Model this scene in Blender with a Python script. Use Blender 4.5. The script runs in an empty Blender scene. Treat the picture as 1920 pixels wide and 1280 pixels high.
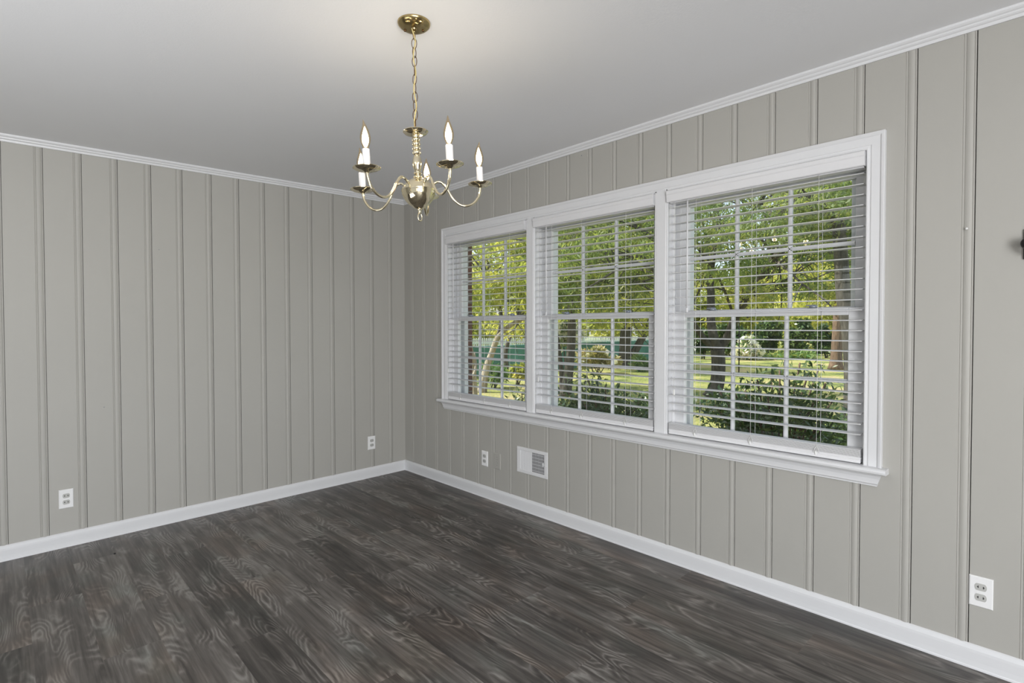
import bpy, math, random
import numpy as np
from mathutils import Vector, Matrix
C = bpy.context.scene.collection
PI = math.pi
rnd = random.Random(7)
# ------------------------------------------------------------------ camera
CAM = np.array([-2.665, -4.245, 1.289])
YAW, PITCH, ROLL = [math.radians(a) for a in (43.31, -1.166, -0.074)]
FPX, SHY = 1016.5, -5.2


def cam_axes():
    cy, sy = math.cos(YAW), math.sin(YAW); cp, sp = math.cos(PITCH), math.sin(PITCH)
    fwd = np.array([sy*cp, cy*cp, sp]); right = np.array([cy, -sy, 0.]); up = np.cross(right, fwd)
    c, s = math.cos(ROLL), math.sin(ROLL)
    return right*c + up*s, -right*s + up*c, fwd


CR, CU, CF = cam_axes()


def at(px, py, depth):
    """world point seen in direction (px, py) of the photograph at a given distance"""
    return CAM + (CR*(px-960)/FPX - CU*(py-640-SHY)/FPX + CF)*depth


cd = bpy.data.cameras.new('camera'); cam = bpy.data.objects.new('camera', cd); C.objects.link(cam)
m = Matrix.Identity(4)
for i in range(3):
    m[i][0], m[i][1], m[i][2], m[i][3] = CR[i], CU[i], -CF[i], CAM[i]
cam.matrix_world = m
cd.sensor_width = 36; cd.lens = FPX/1920*36; cd.shift_y = SHY/1920; cd.clip_end = 500; cd.clip_start = .05
bpy.context.scene.camera = cam


# ------------------------------------------------------------------ mesh helpers
class MB:
    def __init__(s):
        s.v = []; s.f = []; s.uv = []; s.att = []; s.smooth = []

    def add(s, vs, fs, smooth=False):
        b = len(s.v); s.v += [tuple(map(float, p)) for p in vs]
        s.f += [tuple(b+i for i in f) for f in fs]; s.smooth += [smooth]*len(fs)

    def box(s, x0, x1, y0, y1, z0, z1):
        if x0 > x1: x0, x1 = x1, x0
        if y0 > y1: y0, y1 = y1, y0
        if z0 > z1: z0, z1 = z1, z0
        s.add([(x0, y0, z0), (x1, y0, z0), (x1, y1, z0), (x0, y1, z0), (x0, y0, z1), (x1, y0, z1), (x1, y1, z1), (x0, y1, z1)],
              [(0, 3, 2, 1), (4, 5, 6, 7), (0, 1, 5, 4), (1, 2, 6, 5), (2, 3, 7, 6), (3, 0, 4, 7)])

    def bbox(s, x0, x1, y0, y1, z0, z1, b=.001):
        """box with chamfered edges"""
        if x0 > x1: x0, x1 = x1, x0
        if y0 > y1: y0, y1 = y1, y0
        if z0 > z1: z0, z1 = z1, z0
        vs = []; idx = {}
        X = (x0, x1); Y = (y0, y1); Z = (z0, z1)
        for i in (0, 1):
            for j in (0, 1):
                for k in (0, 1):
                    sx, sy, sz = (1-2*i), (1-2*j), (1-2*k)
                    for n, d in enumerate(((0, 1, 1), (1, 0, 1), (1, 1, 0))):
                        idx[i, j, k, n] = len(vs)
                        vs.append((X[i]+sx*b*d[0], Y[j]+sy*b*d[1], Z[k]+sz*b*d[2]))
        fs = []
        for i in (0, 1): fs.append([idx[i, j, k, 0] for j, k in ((0, 0), (1, 0), (1, 1), (0, 1))][::(-1 if i == 0 else 1)])
        for j in (0, 1): fs.append([idx[i, j, k, 1] for i, k in ((0, 0), (1, 0), (1, 1), (0, 1))][::(1 if j == 0 else -1)])
        for k in (0, 1): fs.append([idx[i, j, k, 2] for i, j in ((0, 0), (1, 0), (1, 1), (0, 1))][::(-1 if k == 0 else 1)])
        for i in (0, 1):
            for j in (0, 1): fs.append([idx[i, j, 0, 0], idx[i, j, 1, 0], idx[i, j, 1, 1], idx[i, j, 0, 1]])
            for k in (0, 1): fs.append([idx[i, 0, k, 0], idx[i, 1, k, 0], idx[i, 1, k, 2], idx[i, 0, k, 2]])
        for j in (0, 1):
            for k in (0, 1): fs.append([idx[0, j, k, 1], idx[1, j, k, 1], idx[1, j, k, 2], idx[0, j, k, 2]])
        for i in (0, 1):
            for j in (0, 1):
                for k in (0, 1): fs.append([idx[i, j, k, 0], idx[i, j, k, 1], idx[i, j, k, 2]])
        s.add(vs, fs)

    def sweep(s, rows, smooth=False, closed=False, caps=False):
        """rows: list of equal-length point lists, skinned together"""
        n = len(rows[0]); vs = [p for r in rows for p in r]; fs = []
        for i in range(len(rows)-1):
            for j in range(n if closed else n-1):
                k = (j+1) % n
                fs.append((i*n+j, i*n+k, (i+1)*n+k, (i+1)*n+j))
        if caps:
            fs.append(tuple(range(n))[::-1]); fs.append(tuple((len(rows)-1)*n+j for j in range(n)))
        s.add(vs, fs, smooth)

    def tube(s, pts, r, seg=8, smooth=True, caps=True):
        pts = [Vector(p) for p in pts]; rr = r if hasattr(r, '__len__') else [r]*len(pts)
        rows = []; up = None
        for i, p in enumerate(pts):
            t = (pts[min(i+1, len(pts)-1)] - pts[max(i-1, 0)]).normalized()
            if up is None:
                up = t.orthogonal().normalized()
            up = (up - t*up.dot(t))
            up = up.normalized() if up.length > 1e-6 else t.orthogonal().normalized()
            w = t.cross(up)
            rows.append([p + (up*math.cos(a)+w*math.sin(a))*rr[i] for a in [2*PI*k/seg for k in range(seg)]])
        s.sweep(rows, smooth, True, caps)

    def lathe(s, prof, seg=24, M=None, smooth=True):
        """prof: (radius, height) from one end to the other, about local z"""
        M = M or Matrix.Identity(4); rows = []
        for r, h in prof:
            rows.append([M @ Vector((r*math.cos(2*PI*k/seg), r*math.sin(2*PI*k/seg), h)) for k in range(seg)])
        s.sweep(rows, smooth, True, False)

    def build(s, name, mat, parent=None, sharp=None, loc=None, flip=False):
        me = bpy.data.meshes.new(name)
        me.from_pydata(s.v, [], [f[::-1] for f in s.f] if flip else s.f); me.update()
        me.polygons.foreach_set('use_smooth', s.smooth)
        if sharp is not None: me.set_sharp_from_angle(angle=math.radians(sharp))
        if mat: me.materials.append(mat)
        o = bpy.data.objects.new(name, me); C.objects.link(o)
        if parent: o.parent = parent
        return o


def recalc(o):
    import bmesh
    bm = bmesh.new(); bm.from_mesh(o.data); bmesh.ops.recalc_face_normals(bm, faces=bm.faces); bm.to_mesh(o.data); bm.free()
    return o


def offs(o, v):
    """give the mesh its own origin at v (geometry was made in world space)"""
    v = Vector(v); o.data.transform(Matrix.Translation(-v)); o.location = v
    return o


def empty(name, loc, label=None, cat=None, group=None, kind=None):
    o = bpy.data.objects.new(name, None); C.objects.link(o); o.location = loc; o.empty_display_size = .05
    tag(o, label, cat, group, kind); return o


def tag(o, label=None, cat=None, group=None, kind=None):
    if label: o['label'] = label
    if cat: o['category'] = cat
    if group: o['group'] = group
    if kind: o['kind'] = kind
    return o


def under(o, root):
    """parent o (made in world space) to root, keeping it where it is"""
    o.parent = root
    p = root; w = Vector((0, 0, 0))
    while p is not None:
        w += Vector(p.location); p = p.parent
    o.location = Vector(o.location) - w
    return o


# ------------------------------------------------------------------ materials
def mat(name):
    m_ = bpy.data.materials.new(name); m_.use_nodes = True
    nt = m_.node_tree; nt.nodes.clear(); return m_, nt, nt.nodes, nt.links


def S(r, g, b):
    f = lambda c: c/12.92 if c <= .04045 else ((c+.055)/1.055)**2.4
    return (f(r/255), f(g/255), f(b/255), 1)


def pbsdf(nt, color=None, rough=.5, metal=0, spec=.5):
    b = nt.nodes.new('ShaderNodeBsdfPrincipled'); o = nt.nodes.new('ShaderNodeOutputMaterial')
    nt.links.new(b.outputs[0], o.inputs[0])
    if color: b.inputs['Base Color'].default_value = color
    b.inputs['Roughness'].default_value = rough; b.inputs['Metallic'].default_value = metal
    b.inputs['Specular IOR Level'].default_value = spec
    return b, o


def math_n(nt, op, a, b=None, c=None):
    n = nt.nodes.new('ShaderNodeMath'); n.operation = op
    for i, x in enumerate((a, b, c)):
        if x is None: continue
        if isinstance(x, (int, float)): n.inputs[i].default_value = x
        else: nt.links.new(x, n.inputs[i])
    return n.outputs[0]


def noise(nt, vec, scale, detail=2, rough=.5, dist=0):
    n = nt.nodes.new('ShaderNodeTexNoise'); n.inputs['Scale'].default_value = scale
    n.inputs['Detail'].default_value = detail; n.inputs['Roughness'].default_value = rough; n.inputs['Distortion'].default_value = dist
    if vec is not None: nt.links.new(vec, n.inputs['Vector'])
    return n.outputs['Fac']


def scaled(nt, vec, s, off=None):
    n = nt.nodes.new('ShaderNodeVectorMath'); n.operation = 'MULTIPLY'; nt.links.new(vec, n.inputs[0]); n.inputs[1].default_value = s
    out = n.outputs[0]
    if off is not None:
        a = nt.nodes.new('ShaderNodeVectorMath'); a.operation = 'ADD'; nt.links.new(out, a.inputs[0]); nt.links.new(off, a.inputs[1]); out = a.outputs[0]
    return out


def ramp(nt, fac, stops):
    r = nt.nodes.new('ShaderNodeValToRGB'); e = r.color_ramp.elements
    while len(e) < len(stops): e.new(.5)
    for i, (p, c) in enumerate(stops): e[i].position = p; e[i].color = c
    nt.links.new(fac, r.inputs[0]); return r.outputs[0]


def mixc(nt, fac, a, b, mode='MIX'):
    n = nt.nodes.new('ShaderNodeMix'); n.data_type = 'RGBA'; n.blend_type = mode
    for i, x in ((0, fac), (6, a), (7, b)):
        if isinstance(x, (int, float)): n.inputs[i].default_value = x
        elif isinstance(x, tuple): n.inputs[i].default_value = x
        else: nt.links.new(x, n.inputs[i])
    return n.outputs[2]


def simple(name, color, rough=.5, metal=0, spec=.5, var=.03, nscale=6, bump=0, bscale=80):
    m_, nt, N, L = mat(name); b, o = pbsdf(nt, None, rough, metal, spec)
    tc = N.new('ShaderNodeTexCoord'); f = noise(nt, tc.outputs['Object'], nscale, 3)
    a = tuple(max(0, c*(1-var)) for c in color[:3])+(1,); d = tuple(min(1, c*(1+var)) for c in color[:3])+(1,)
    L.new(mixc(nt, f, a, d), b.inputs['Base Color'])
    if bump:
        bn = N.new('ShaderNodeBump'); bn.inputs['Strength'].default_value = bump; bn.inputs['Distance'].default_value = .002
        L.new(noise(nt, tc.outputs['Object'], bscale, 4), bn.inputs['Height']); L.new(bn.outputs[0], b.inputs['Normal'])
    return m_


M_wall = simple('greige_wall_paint', (.425, .415, .385, 1), .55, bump=.05, bscale=60, var=.02, nscale=3)
M_ceil = simple('ceiling_paint', (.855, .86, .875, 1), .8, bump=.25, bscale=140, var=.012, nscale=2)
M_trim = simple('white_trim_paint', (.735, .74, .755, 1), .32, var=.012, bump=.03, bscale=40)
M_blind = simple('white_blind_vinyl', (.75, .75, .765, 1), .38, var=.01)
M_plate = simple('white_plastic', (.85, .85, .85, 1), .3, var=.01)
M_vent = simple('white_register_enamel', (.76, .76, .77, 1), .35, var=.02)
M_sock = simple('grey_socket_plastic', (.50, .50, .48, 1), .35, var=.03)
M_dark = simple('black_slot', (.015, .015, .015, 1), .6)
M_black = simple('black_metal', (.012, .012, .013, 1), .35, metal=.3)
M_duct = simple('dark_duct', (.03, .032, .035, 1), .6)
M_cord = simple('white_cord', (.82, .82, .80, 1), .7)
M_slat = simple('blind_slat_vinyl', (.70, .70, .71, 1), .38, var=.01)
M_sleeve = simple('candle_sleeve', (.82, .80, .80, 1), .45)
M_lock = simple('grey_sash_lock', (.30, .33, .37, 1), .4, metal=.4)
M_goldcord = simple('gold_lamp_cord', (.62, .50, .22, 1), .4)
M_roof = simple('roof_shingle', (.12, .11, .10, 1), .9, var=.2)
M_picket = simple('white_picket_paint', (.72, .78, .82, 1), .6)
M_extwood = simple('white_exterior_trim', (.7, .7, .7, 1), .5)


def brass(name, c, rough):
    m_, nt, N, L = mat(name); b, o = pbsdf(nt, None, rough, 1)
    tc = N.new('ShaderNodeTexCoord'); f = noise(nt, tc.outputs['Object'], 25, 3)
    L.new(mixc(nt, f, c, tuple(x*.8 for x in c[:3])+(1,)), b.inputs['Base Color'])
    return m_


M_brass = brass('polished_brass', (.86, .77, .56, 1), .10)
M_brassdk = brass('antique_brass', (.52, .40, .19, 1), .20)
M_chain = brass('bronze_chain', (.20, .12, .06, 1), .35)


def m_glass(name, tint=(1, 1, 1, 1), ior=1.45, rough=0.0):
    m_, nt, N, L = mat(name); t = N.new('ShaderNodeBsdfTransparent'); g = N.new('ShaderNodeBsdfGlossy'); g.inputs['Roughness'].default_value = rough
    t.inputs[0].default_value = tint
    fr = N.new('ShaderNodeFresnel'); ge = N.new('ShaderNodeNewGeometry'); L.new(math_n(nt, 'MULTIPLY_ADD', ge.outputs['Backfacing'], 1/ior-ior, ior), fr.inputs[0])
    mx = N.new('ShaderNodeMixShader'); o = N.new('ShaderNodeOutputMaterial')
    L.new(fr.outputs[0], mx.inputs[0]); L.new(t.outputs[0], mx.inputs[1]); L.new(g.outputs[0], mx.inputs[2]); L.new(mx.outputs[0], o.inputs[0])
    return m_


M_glass = m_glass('window_glass', (.97, .985, .98, 1))
M_bulb = m_glass('bulb_glass', (.99, .88, .70, 1), 1.5, .02)


def emis(name, c, s):
    m_, nt, N, L = mat(name); e = N.new('ShaderNodeEmission'); o = N.new('ShaderNodeOutputMaterial')
    e.inputs[0].default_value = c; e.inputs[1].default_value = s; L.new(e.outputs[0], o.inputs[0]); return m_


M_fil = emis('bulb_filament_glow', (1, .90, .72, 1), 12)


def floor_mat():
    m_, nt, N, L = mat('grey_wood_vinyl'); b, o = pbsdf(nt, None, .42, 0, .45)
    uv = N.new('ShaderNodeUVMap'); uv.uv_map = 'UVMap'
    at_ = N.new('ShaderNodeAttribute'); at_.attribute_name = 'seed'; seed = at_.outputs['Color']
    sep = N.new('ShaderNodeSeparateColor'); L.new(seed, sep.inputs[0])
    offv = N.new('ShaderNodeVectorMath'); offv.operation = 'MULTIPLY'; L.new(seed, offv.inputs[0]); offv.inputs[1].default_value = (37, 53, 11)
    P = uv.outputs[0]
    # cathedral grain: contour lines of a stretched noise field
    warp = noise(nt, scaled(nt, P, (9, 3.2, 1), offv.outputs[0]), 1.0, 3, .55)
    field = noise(nt, scaled(nt, P, (5.8, 1.15, 1), offv.outputs[0]), 1.0, 1.2, .4, .35)
    f2 = math_n(nt, 'ADD', field, math_n(nt, 'MULTIPLY', warp, .16))
    k = math_n(nt, 'MULTIPLY', f2, 27.0)
    saw = math_n(nt, 'FRACT', k)
    line = math_n(nt, 'POWER', math_n(nt, 'ABSOLUTE', math_n(nt, 'SUBTRACT', saw, .5)), 1.6)   # 0..0.33
    band = noise(nt, scaled(nt, P, (4, 1.6, 1), offv.outputs[0]), 2.2, 2, .5)
    amt = math_n(nt, 'MULTIPLY', line, ramp_val(nt, band, .42, .62))
    streak = noise(nt, scaled(nt, P, (70, 2.6, 1), offv.outputs[0]), 1.0, 5, .62, .3)
    mid = noise(nt, scaled(nt, P, (17, 1.5, 1), offv.outputs[0]), 1.0, 3, .55, .6)
    tone = math_n(nt, 'ADD', math_n(nt, 'MULTIPLY', math_n(nt, 'SUBTRACT', streak, .5), .95),
                  math_n(nt, 'MULTIPLY', math_n(nt, 'SUBTRACT', mid, .5), 1.15))
    tone = math_n(nt, 'ADD', tone, math_n(nt, 'MULTIPLY', math_n(nt, 'SUBTRACT', amt, .05), 1.45))
    tone = math_n(nt, 'ADD', tone, math_n(nt, 'MULTIPLY', math_n(nt, 'SUBTRACT', sep.outputs[0], .5), .24))
    tone = math_n(nt, 'ADD', tone, .47)
    base = ramp(nt, tone, [(0, (.028, .025, .0225, 1)), (.3, (.070, .062, .056, 1)), (.52, (.120, .108, .098, 1)), (.75, (.19, .176, .161, 1)), (1, (.27, .255, .235, 1))])
    hue = noise(nt, scaled(nt, P, (2.2, 1.3, 1), offv.outputs[0]), 1.6, 2)
    c1 = mixc(nt, ramp_val(nt, hue, .50, .68), base, (1.07, .98, .92, 1), 'MULTIPLY')
    hue2 = noise(nt, scaled(nt, P, (2.6, 1.2, 1), offv.outputs[0]), 2.3, 2)
    c2 = mixc(nt, ramp_val(nt, hue2, .52, .66), c1, (.95, 1.01, 1.005, 1), 'MULTIPLY')
    L.new(c2, b.inputs['Base Color'])
    ro = math_n(nt, 'ADD', math_n(nt, 'MULTIPLY', streak, .12), .34); L.new(ro, b.inputs['Roughness'])
    bn = N.new('ShaderNodeBump'); bn.inputs['Strength'].default_value = .12; bn.inputs['Distance'].default_value = .001
    L.new(tone, bn.inputs['Height']); L.new(bn.outputs[0], b.inputs['Normal'])
    return m_


def ramp_val(nt, v, lo, hi):
    n = nt.nodes.new('ShaderNodeMapRange'); n.inputs[1].default_value = lo; n.inputs[2].default_value = hi; n.interpolation_type = 'SMOOTHSTEP'
    nt.links.new(v, n.inputs[0]); return n.outputs[0]


M_floor = floor_mat()


def leaf_mat(name, cols, trans=.5, rough=.5):
    """cols: three colours chosen per leaf by the 'tint' attribute"""
    m_, nt, N, L = mat(name); a = N.new('ShaderNodeAttribute'); a.attribute_name = 'tint'
    col = ramp(nt, a.outputs['Fac'], [(0, cols[0]), (.5, cols[1]), (1, cols[2])])
    d = N.new('ShaderNodeBsdfPrincipled'); d.inputs['Roughness'].default_value = rough; L.new(col, d.inputs['Base Color'])
    t = N.new('ShaderNodeBsdfTranslucent'); br = mixc(nt, 1.0, col, (1.4, 1.3, .85, 1), 'MULTIPLY'); L.new(br, t.inputs[0])
    mx = N.new('ShaderNodeMixShader'); mx.inputs[0].default_value = trans; o = N.new('ShaderNodeOutputMaterial')
    L.new(d.outputs[0], mx.inputs[1]); L.new(t.outputs[0], mx.inputs[2]); L.new(mx.outputs[0], o.inputs[0]); return m_


M_leafA = leaf_mat('fresh_green_leaves', ((.10, .17, .055, 1), (.23, .31, .09, 1), (.48, .48, .17, 1)))
M_leafB = leaf_mat('yellow_green_leaves', ((.18, .26, .07, 1), (.40, .45, .12, 1), (.70, .66, .22, 1)), .55)
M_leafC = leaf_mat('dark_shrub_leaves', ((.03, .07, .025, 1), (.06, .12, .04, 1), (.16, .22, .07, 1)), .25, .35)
M_leafD = leaf_mat('bush_leaves', ((.06, .15, .05, 1), (.14, .28, .09, 1), (.40, .42, .14, 1)), .35)
M_blossom = leaf_mat('white_blossom', ((.75, .78, .78, 1), (.85, .85, .85, 1), (.9, .88, .86, 1)), .3)
M_autumn = leaf_mat('golden_bush_leaves', ((.18, .22, .08, 1), (.36, .34, .13, 1), (.52, .45, .24, 1)), .3)


def bark_mat(name, c1, c2):
    m_, nt, N, L = mat(name); b, o = pbsdf(nt, None, .85)
    tc = N.new('ShaderNodeTexCoord'); f = noise(nt, scaled(nt, tc.outputs['Object'], (14, 14, 3)), 1, 5, .65, .5)
    L.new(ramp(nt, f, [(.3, c1), (.7, c2)]), b.inputs['Base Color'])
    bn = N.new('ShaderNodeBump'); bn.inputs['Strength'].default_value = .8; bn.inputs['Distance'].default_value = .03
    L.new(f, bn.inputs['Height']); L.new(bn.outputs[0], b.inputs['Normal']); return m_


M_bark = bark_mat('grey_bark', (.035, .032, .027, 1), (.14, .128, .105, 1))
M_barkred = bark_mat('red_brown_bark', (.07, .045, .03, 1), (.24, .16, .11, 1))
M_barkpale = bark_mat('pale_mottled_bark', (.20, .15, .10, 1), (.58, .52, .42, 1))


def lawn_mat():
    m_, nt, N, L = mat('lawn_ground'); b, o = pbsdf(nt, None, .9)
    tc = N.new('ShaderNodeTexCoord'); P = tc.outputs['Object']
    f = noise(nt, P, .55, 4, .6); g = noise(nt, P, 14, 4, .7)
    h = math_n(nt, 'ADD', math_n(nt, 'MULTIPLY', f, .6), math_n(nt, 'MULTIPLY', g, .4))
    L.new(ramp(nt, h, [(.38, (.05, .08, .025, 1)), (.46, (.20, .25, .06, 1)), (.53, (.42, .42, .12, 1)), (.60, (.52, .42, .24, 1))]), b.inputs['Base Color'])
    bn = N.new('ShaderNodeBump'); bn.inputs['Strength'].default_value = 1; bn.inputs['Distance'].default_value = .06
    L.new(g, bn.inputs['Height']); L.new(bn.outputs[0], b.inputs['Normal']); return m_


M_lawn = lawn_mat()


def teal_mat():
    m_, nt, N, L = mat('teal_fence_mesh'); b, o = pbsdf(nt, None, .7)
    tc = N.new('ShaderNodeTexCoord'); f = noise(nt, tc.outputs['Object'], 1.2, 3)
    L.new(ramp(nt, f, [(.3, (.05, .19, .165, 1)), (.7, (.11, .32, .275, 1))]), b.inputs['Base Color']); return m_


M_teal = teal_mat()


def brick_mat():
    m_, nt, N, L = mat('brown_brick'); b, o = pbsdf(nt, None, .85)
    tc = N.new('ShaderNodeTexCoord'); mp = N.new('ShaderNodeMapping'); mp.inputs['Rotation'].default_value = (PI/2, 0, 0); L.new(tc.outputs['Object'], mp.inputs[0])
    br = N.new('ShaderNodeTexBrick'); br.inputs['Scale'].default_value = 1
    br.inputs['Brick Width'].default_value = .2; br.inputs['Row Height'].default_value = .075; br.inputs['Mortar Size'].default_value = .006
    br.inputs['Color1'].default_value = (.10, .045, .03, 1); br.inputs['Color2'].default_value = (.17, .07, .045, 1); br.inputs['Mortar'].default_value = (.20, .19, .17, 1)
    L.new(mp.outputs[0], br.inputs[0]); L.new(br.outputs[0], b.inputs['Base Color']); return m_


M_brick = brick_mat()
# ------------------------------------------------------------------ room shell
SL = 0.0164                      # slope fitted to image lines: floor and ceiling fall away from the window wall
H = 2.433
XL, YR = -5.2, -6.6              # far end of wall_left, rear wall
zs = lambda x: SL*x if x < 0 else 0.0


def struct(o, name=None):
    o['kind'] = 'structure'; return o


# floor: planks as quads with their own uv and seed
PW, PLN = .2004, 1.215
ENDS = {-3: -1.19, -4: -1.19, -5: -1.705, -6: -2.17, -7: -2.75, -8: -2.46, -9: -1.826, -10: -1.115, -11: -1.56, -12: -2.02, -13: -1.21}
fv = []; ff = []; fuv = []; fseed = []
k = 0
x1 = .0
cols = [0.012]
X0 = .017                         # plank joints at X0 - .2 n
n = 0
xe = [0.0] + [X0 - PW*i for i in range(1, 28) if X0-PW*i > XL] + [XL]
for i in range(len(xe)-1):
    a, b_ = xe[i+1], xe[i]
    e0 = ENDS.get(-(i), None)
    if e0 is None: e0 = -rnd.random()*PLN
    ys = sorted(set([0.0, YR] + [y for y in [e0 + PLN*q for q in range(-8, 9)] if YR < y < 0]))
    for j in range(len(ys)-1):
        ya, yb = ys[j], ys[j+1]; sd = (rnd.random(), rnd.random(), rnd.random())
        base = len(fv)
        for (x, y) in ((a, ya), (b_, ya), (b_, yb), (a, yb)):
            fv.append((x, y, zs(x))); fuv.append((x, y)); 
        ff.append((base, base+1, base+2, base+3)); fseed.append(sd)
me = bpy.data.meshes.new('floor'); me.from_pydata(fv, [], ff); me.update()
me.uv_layers.new(name='UVMap'); me.color_attributes.new('seed', 'FLOAT_COLOR', 'CORNER')
ul = me.uv_layers['UVMap']; at_ = me.color_attributes['seed']
for p in me.polygons:
    for li in p.loop_indices:
        ul.data[li].uv = fuv[me.loops[li].vertex_index]; at_.data[li].color = fseed[p.index]+(1,)
# slab below
me.materials.append(M_floor)
fl = bpy.data.objects.new('floor', me); C.objects.link(fl); struct(fl)
sm = MB(); t = .12
sm.sweep([[(0.14, YR-.12, SL*.14-.006), (XL-.12, YR-.12, SL*(XL-.12)-.006), (XL-.12, YR-.12, zs(XL)-.14), (0.14, YR-.12, -.14)],
          [(0.14, .12, SL*.14-.006), (XL-.12, .12, SL*(XL-.12)-.006), (XL-.12, .12, zs(XL)-.14), (0.14, .12, -.14)]], closed=True, caps=True)
struct(recalc(sm.build('floor', simple('subfloor', (.2, .18, .15, 1), .9))))
cm = MB(); X_ = XL-.12
cm.sweep([[(.14, YR-.12, H+SL*.14), (X_, YR-.12, H+SL*X_), (X_, YR-.12, H+.15+SL*X_), (.14, YR-.12, H+.15)],
          [(.14, .12, H+SL*.14), (X_, .12, H+SL*X_), (X_, .12, H+.15+SL*X_), (.14, .12, H+.15)]], closed=True, caps=True)
struct(recalc(cm.build('ceiling', M_ceil)))


# board profile: distance from the joint (growing toward the bead strip), relief toward the room
def board_profile(seams, lo, hi, side):
    """side=+1: strip lies at larger coordinate than the joint. Returns sorted [(s, relief)]"""
    P = [(-.0018, 0), (-.0017, -.016), (.0015, -.016), (.0016, .0), (.0060, .0003), (.0072, -.0016), (.0085, .0)]
    for q in range(1, 8):
        P.append((.0085+.0215*q/8, .0023*math.sin(PI*q/8)))
    P += [(.0300, 0), (.0315, -.0018), (.0330, 0), (.0372, .0003), (.0386, -.0015), (.0402, 0)]
    out = []
    for s0 in seams:
        out += [(s0+side*o, d) for o, d in P]
    out = sorted(p for p in out if lo < p[0] < hi)
    return [(lo, 0)] + out + [(hi, 0)]


def clip(prof, a, b):
    def val(s):
        for (s0, d0), (s1, d1) in zip(prof, prof[1:]):
            if s0 <= s <= s1: return d0 + (d1-d0)*(s-s0)/max(1e-9, s1-s0)
        return 0
    return [(a, val(a))] + [p for p in prof if a < p[0] < b] + [(b, val(b))]


# right (window) wall: x = 0, s = -y
seamsR = [3.7690+.1811*j for j in range(-20, 15)]
profR = board_profile(seamsR, 0.0, -YR, -1)
OY0, OY1, OZ0, OZ1 = .62, 3.635, .69, 2.06      # rough opening (hidden behind the casing)
wr = MB()


def wall_strip(mb, a, b, z0, z1):
    pr_ = clip(profR, a, b)
    mb.sweep([[(-d, -s, z0) for s, d in pr_], [(-d, -s, z1) for s, d in pr_]])


wall_strip(wr, 0, OY0, -.02, H); wall_strip(wr, OY1, -YR, -.02, H)
wall_strip(wr, OY0, OY1, -.02, OZ0); wall_strip(wr, OY0, OY1, OZ1, H)
for a, b, z0, z1 in ((-.12, OY0, -.5, H+.2), (OY1, -YR+.12, -.5, H+.2), (OY0, OY1, -.5, OZ0), (OY0, OY1, OZ1, H+.2)):
    wr.box(.020, .13, -b, -a, z0, z1)
wro = wr.build('wall_right', M_wall); struct(wro)
# brick veneer outside
bv = MB()
BY0, BY1 = .672, 3.62
for a, b, z0, z1 in ((-.4, BY0, -.55, 2.6), (BY1, 7.0, -.55, 2.6), (BY0, BY1, -.55, .64), (BY0, BY1, 2.02, 2.6)):
    bv.box(.15, .24, -b, -a, z0, z1)
struct(bv.build('wall_outside_brick', M_brick))['label'] = 'brown brick outer face of the window wall'
# left wall y = 0, t = -x
seamsL = [2.4719-.1800*j for j in range(-15, 14)]
profL = board_profile(seamsL, 0.0, -XL, +1)
wl = MB()
wl.sweep([[(-t_, -d, zs(-t_)-.01) for t_, d in profL], [(-t_, -d, H+zs(-t_)) for t_, d in profL]])
wl.box(XL-.12, .0, .020, .12, -.1, H-.09)
recalc(struct(wl.build('wall_left', M_wall)))
# unseen walls behind the camera, each with an invented opening for an added fill light
DW = dict(x0=-5.0, x1=-2.2, z0=.15, z1=2.15)     # invented rear opening holding a fill light
wb = MB()
for a, b, z0, z1 in ((XL, DW['x0'], -.1, H), (DW['x1'], .0, -.1, H), (DW['x0'], DW['x1'], -.1, DW['z0']), (DW['x0'], DW['x1'], DW['z1'], H)):
    wb.box(a, b, YR-.12, YR, z0, z1)
struct(wb.build('wall_rear', M_wall))
wf = MB()
FW = dict(y0=-5.6, y1=-2.0, z0=.1, z1=2.1)  # invented side opening for the weaker fill light
for a, b, z0, z1 in ((YR, FW['y0'], -.1, H), (FW['y1'], .0, -.1, H), (FW['y0'], FW['y1'], -.1, FW['z0']), (FW['y0'], FW['y1'], FW['z1'], H)):
    wf.box(XL-.12, XL, a, b, z0, z1)
struct(wf.build('wall_far', M_wall))
# roof with eave over the window wall, unseen, added to block sun and shade shrubs
rf = MB()
rf.sweep([[(.75, -8, 2.62), (-3.2, -8, 4.4), (-7, -8, 2.62), (-7, -8, 2.75), (-3.2, -8, 4.55), (.75, -8, 2.75)],
          [(.75, 1.2, 2.62), (-3.2, 1.2, 4.4), (-7, 1.2, 2.62), (-7, 1.2, 2.75), (-3.2, 1.2, 4.55), (.75, 1.2, 2.75)]], closed=True, caps=True)
rf.box(.24, .75, -8, 1.2, 2.60, 2.64)
struct(rf.build('shade_roof', M_roof))

# baseboards, crown
BP = [(.0165, 0), (.0160, .006), (.0135, .010), (.0125, .030), (.0128, .062), (.0120, .072), (.0085, .080), (.0050, .0855), (0, .0890)]
bb = MB(); bb.sweep([[(-d, YR, z) for d, z in BP], [(-d, -d, z) for d, z in BP]])
struct(bb.build('baseboard_right', M_trim))
bb = MB(); bb.sweep([[(-d, -d, z) for d, z in BP], [(XL, -d, z+zs(XL)) for d, z in BP]])
struct(bb.build('baseboard_left', M_trim))
CP = [(0, 2.3935), (.007, 2.3935), (.009, 2.399), (.010, 2.404), (.0155, 2.4065), (.0195, 2.411), (.0205, 2.4155), (.0265, 2.419), (.031, 2.424), (.032, 2.4345)]
cr = MB(); cr.sweep([[(-d, -d, z) for d, z in CP], [(-d, YR, z) for d, z in CP]])
o = struct(cr.build('trim_1', M_trim)); o['label'] = 'white crown moulding along the window wall'
cr = MB(); cr.sweep([[(XL, -d, z+zs(XL)) for d, z in CP], [(-d, -d, z) for d, z in CP]])
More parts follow.
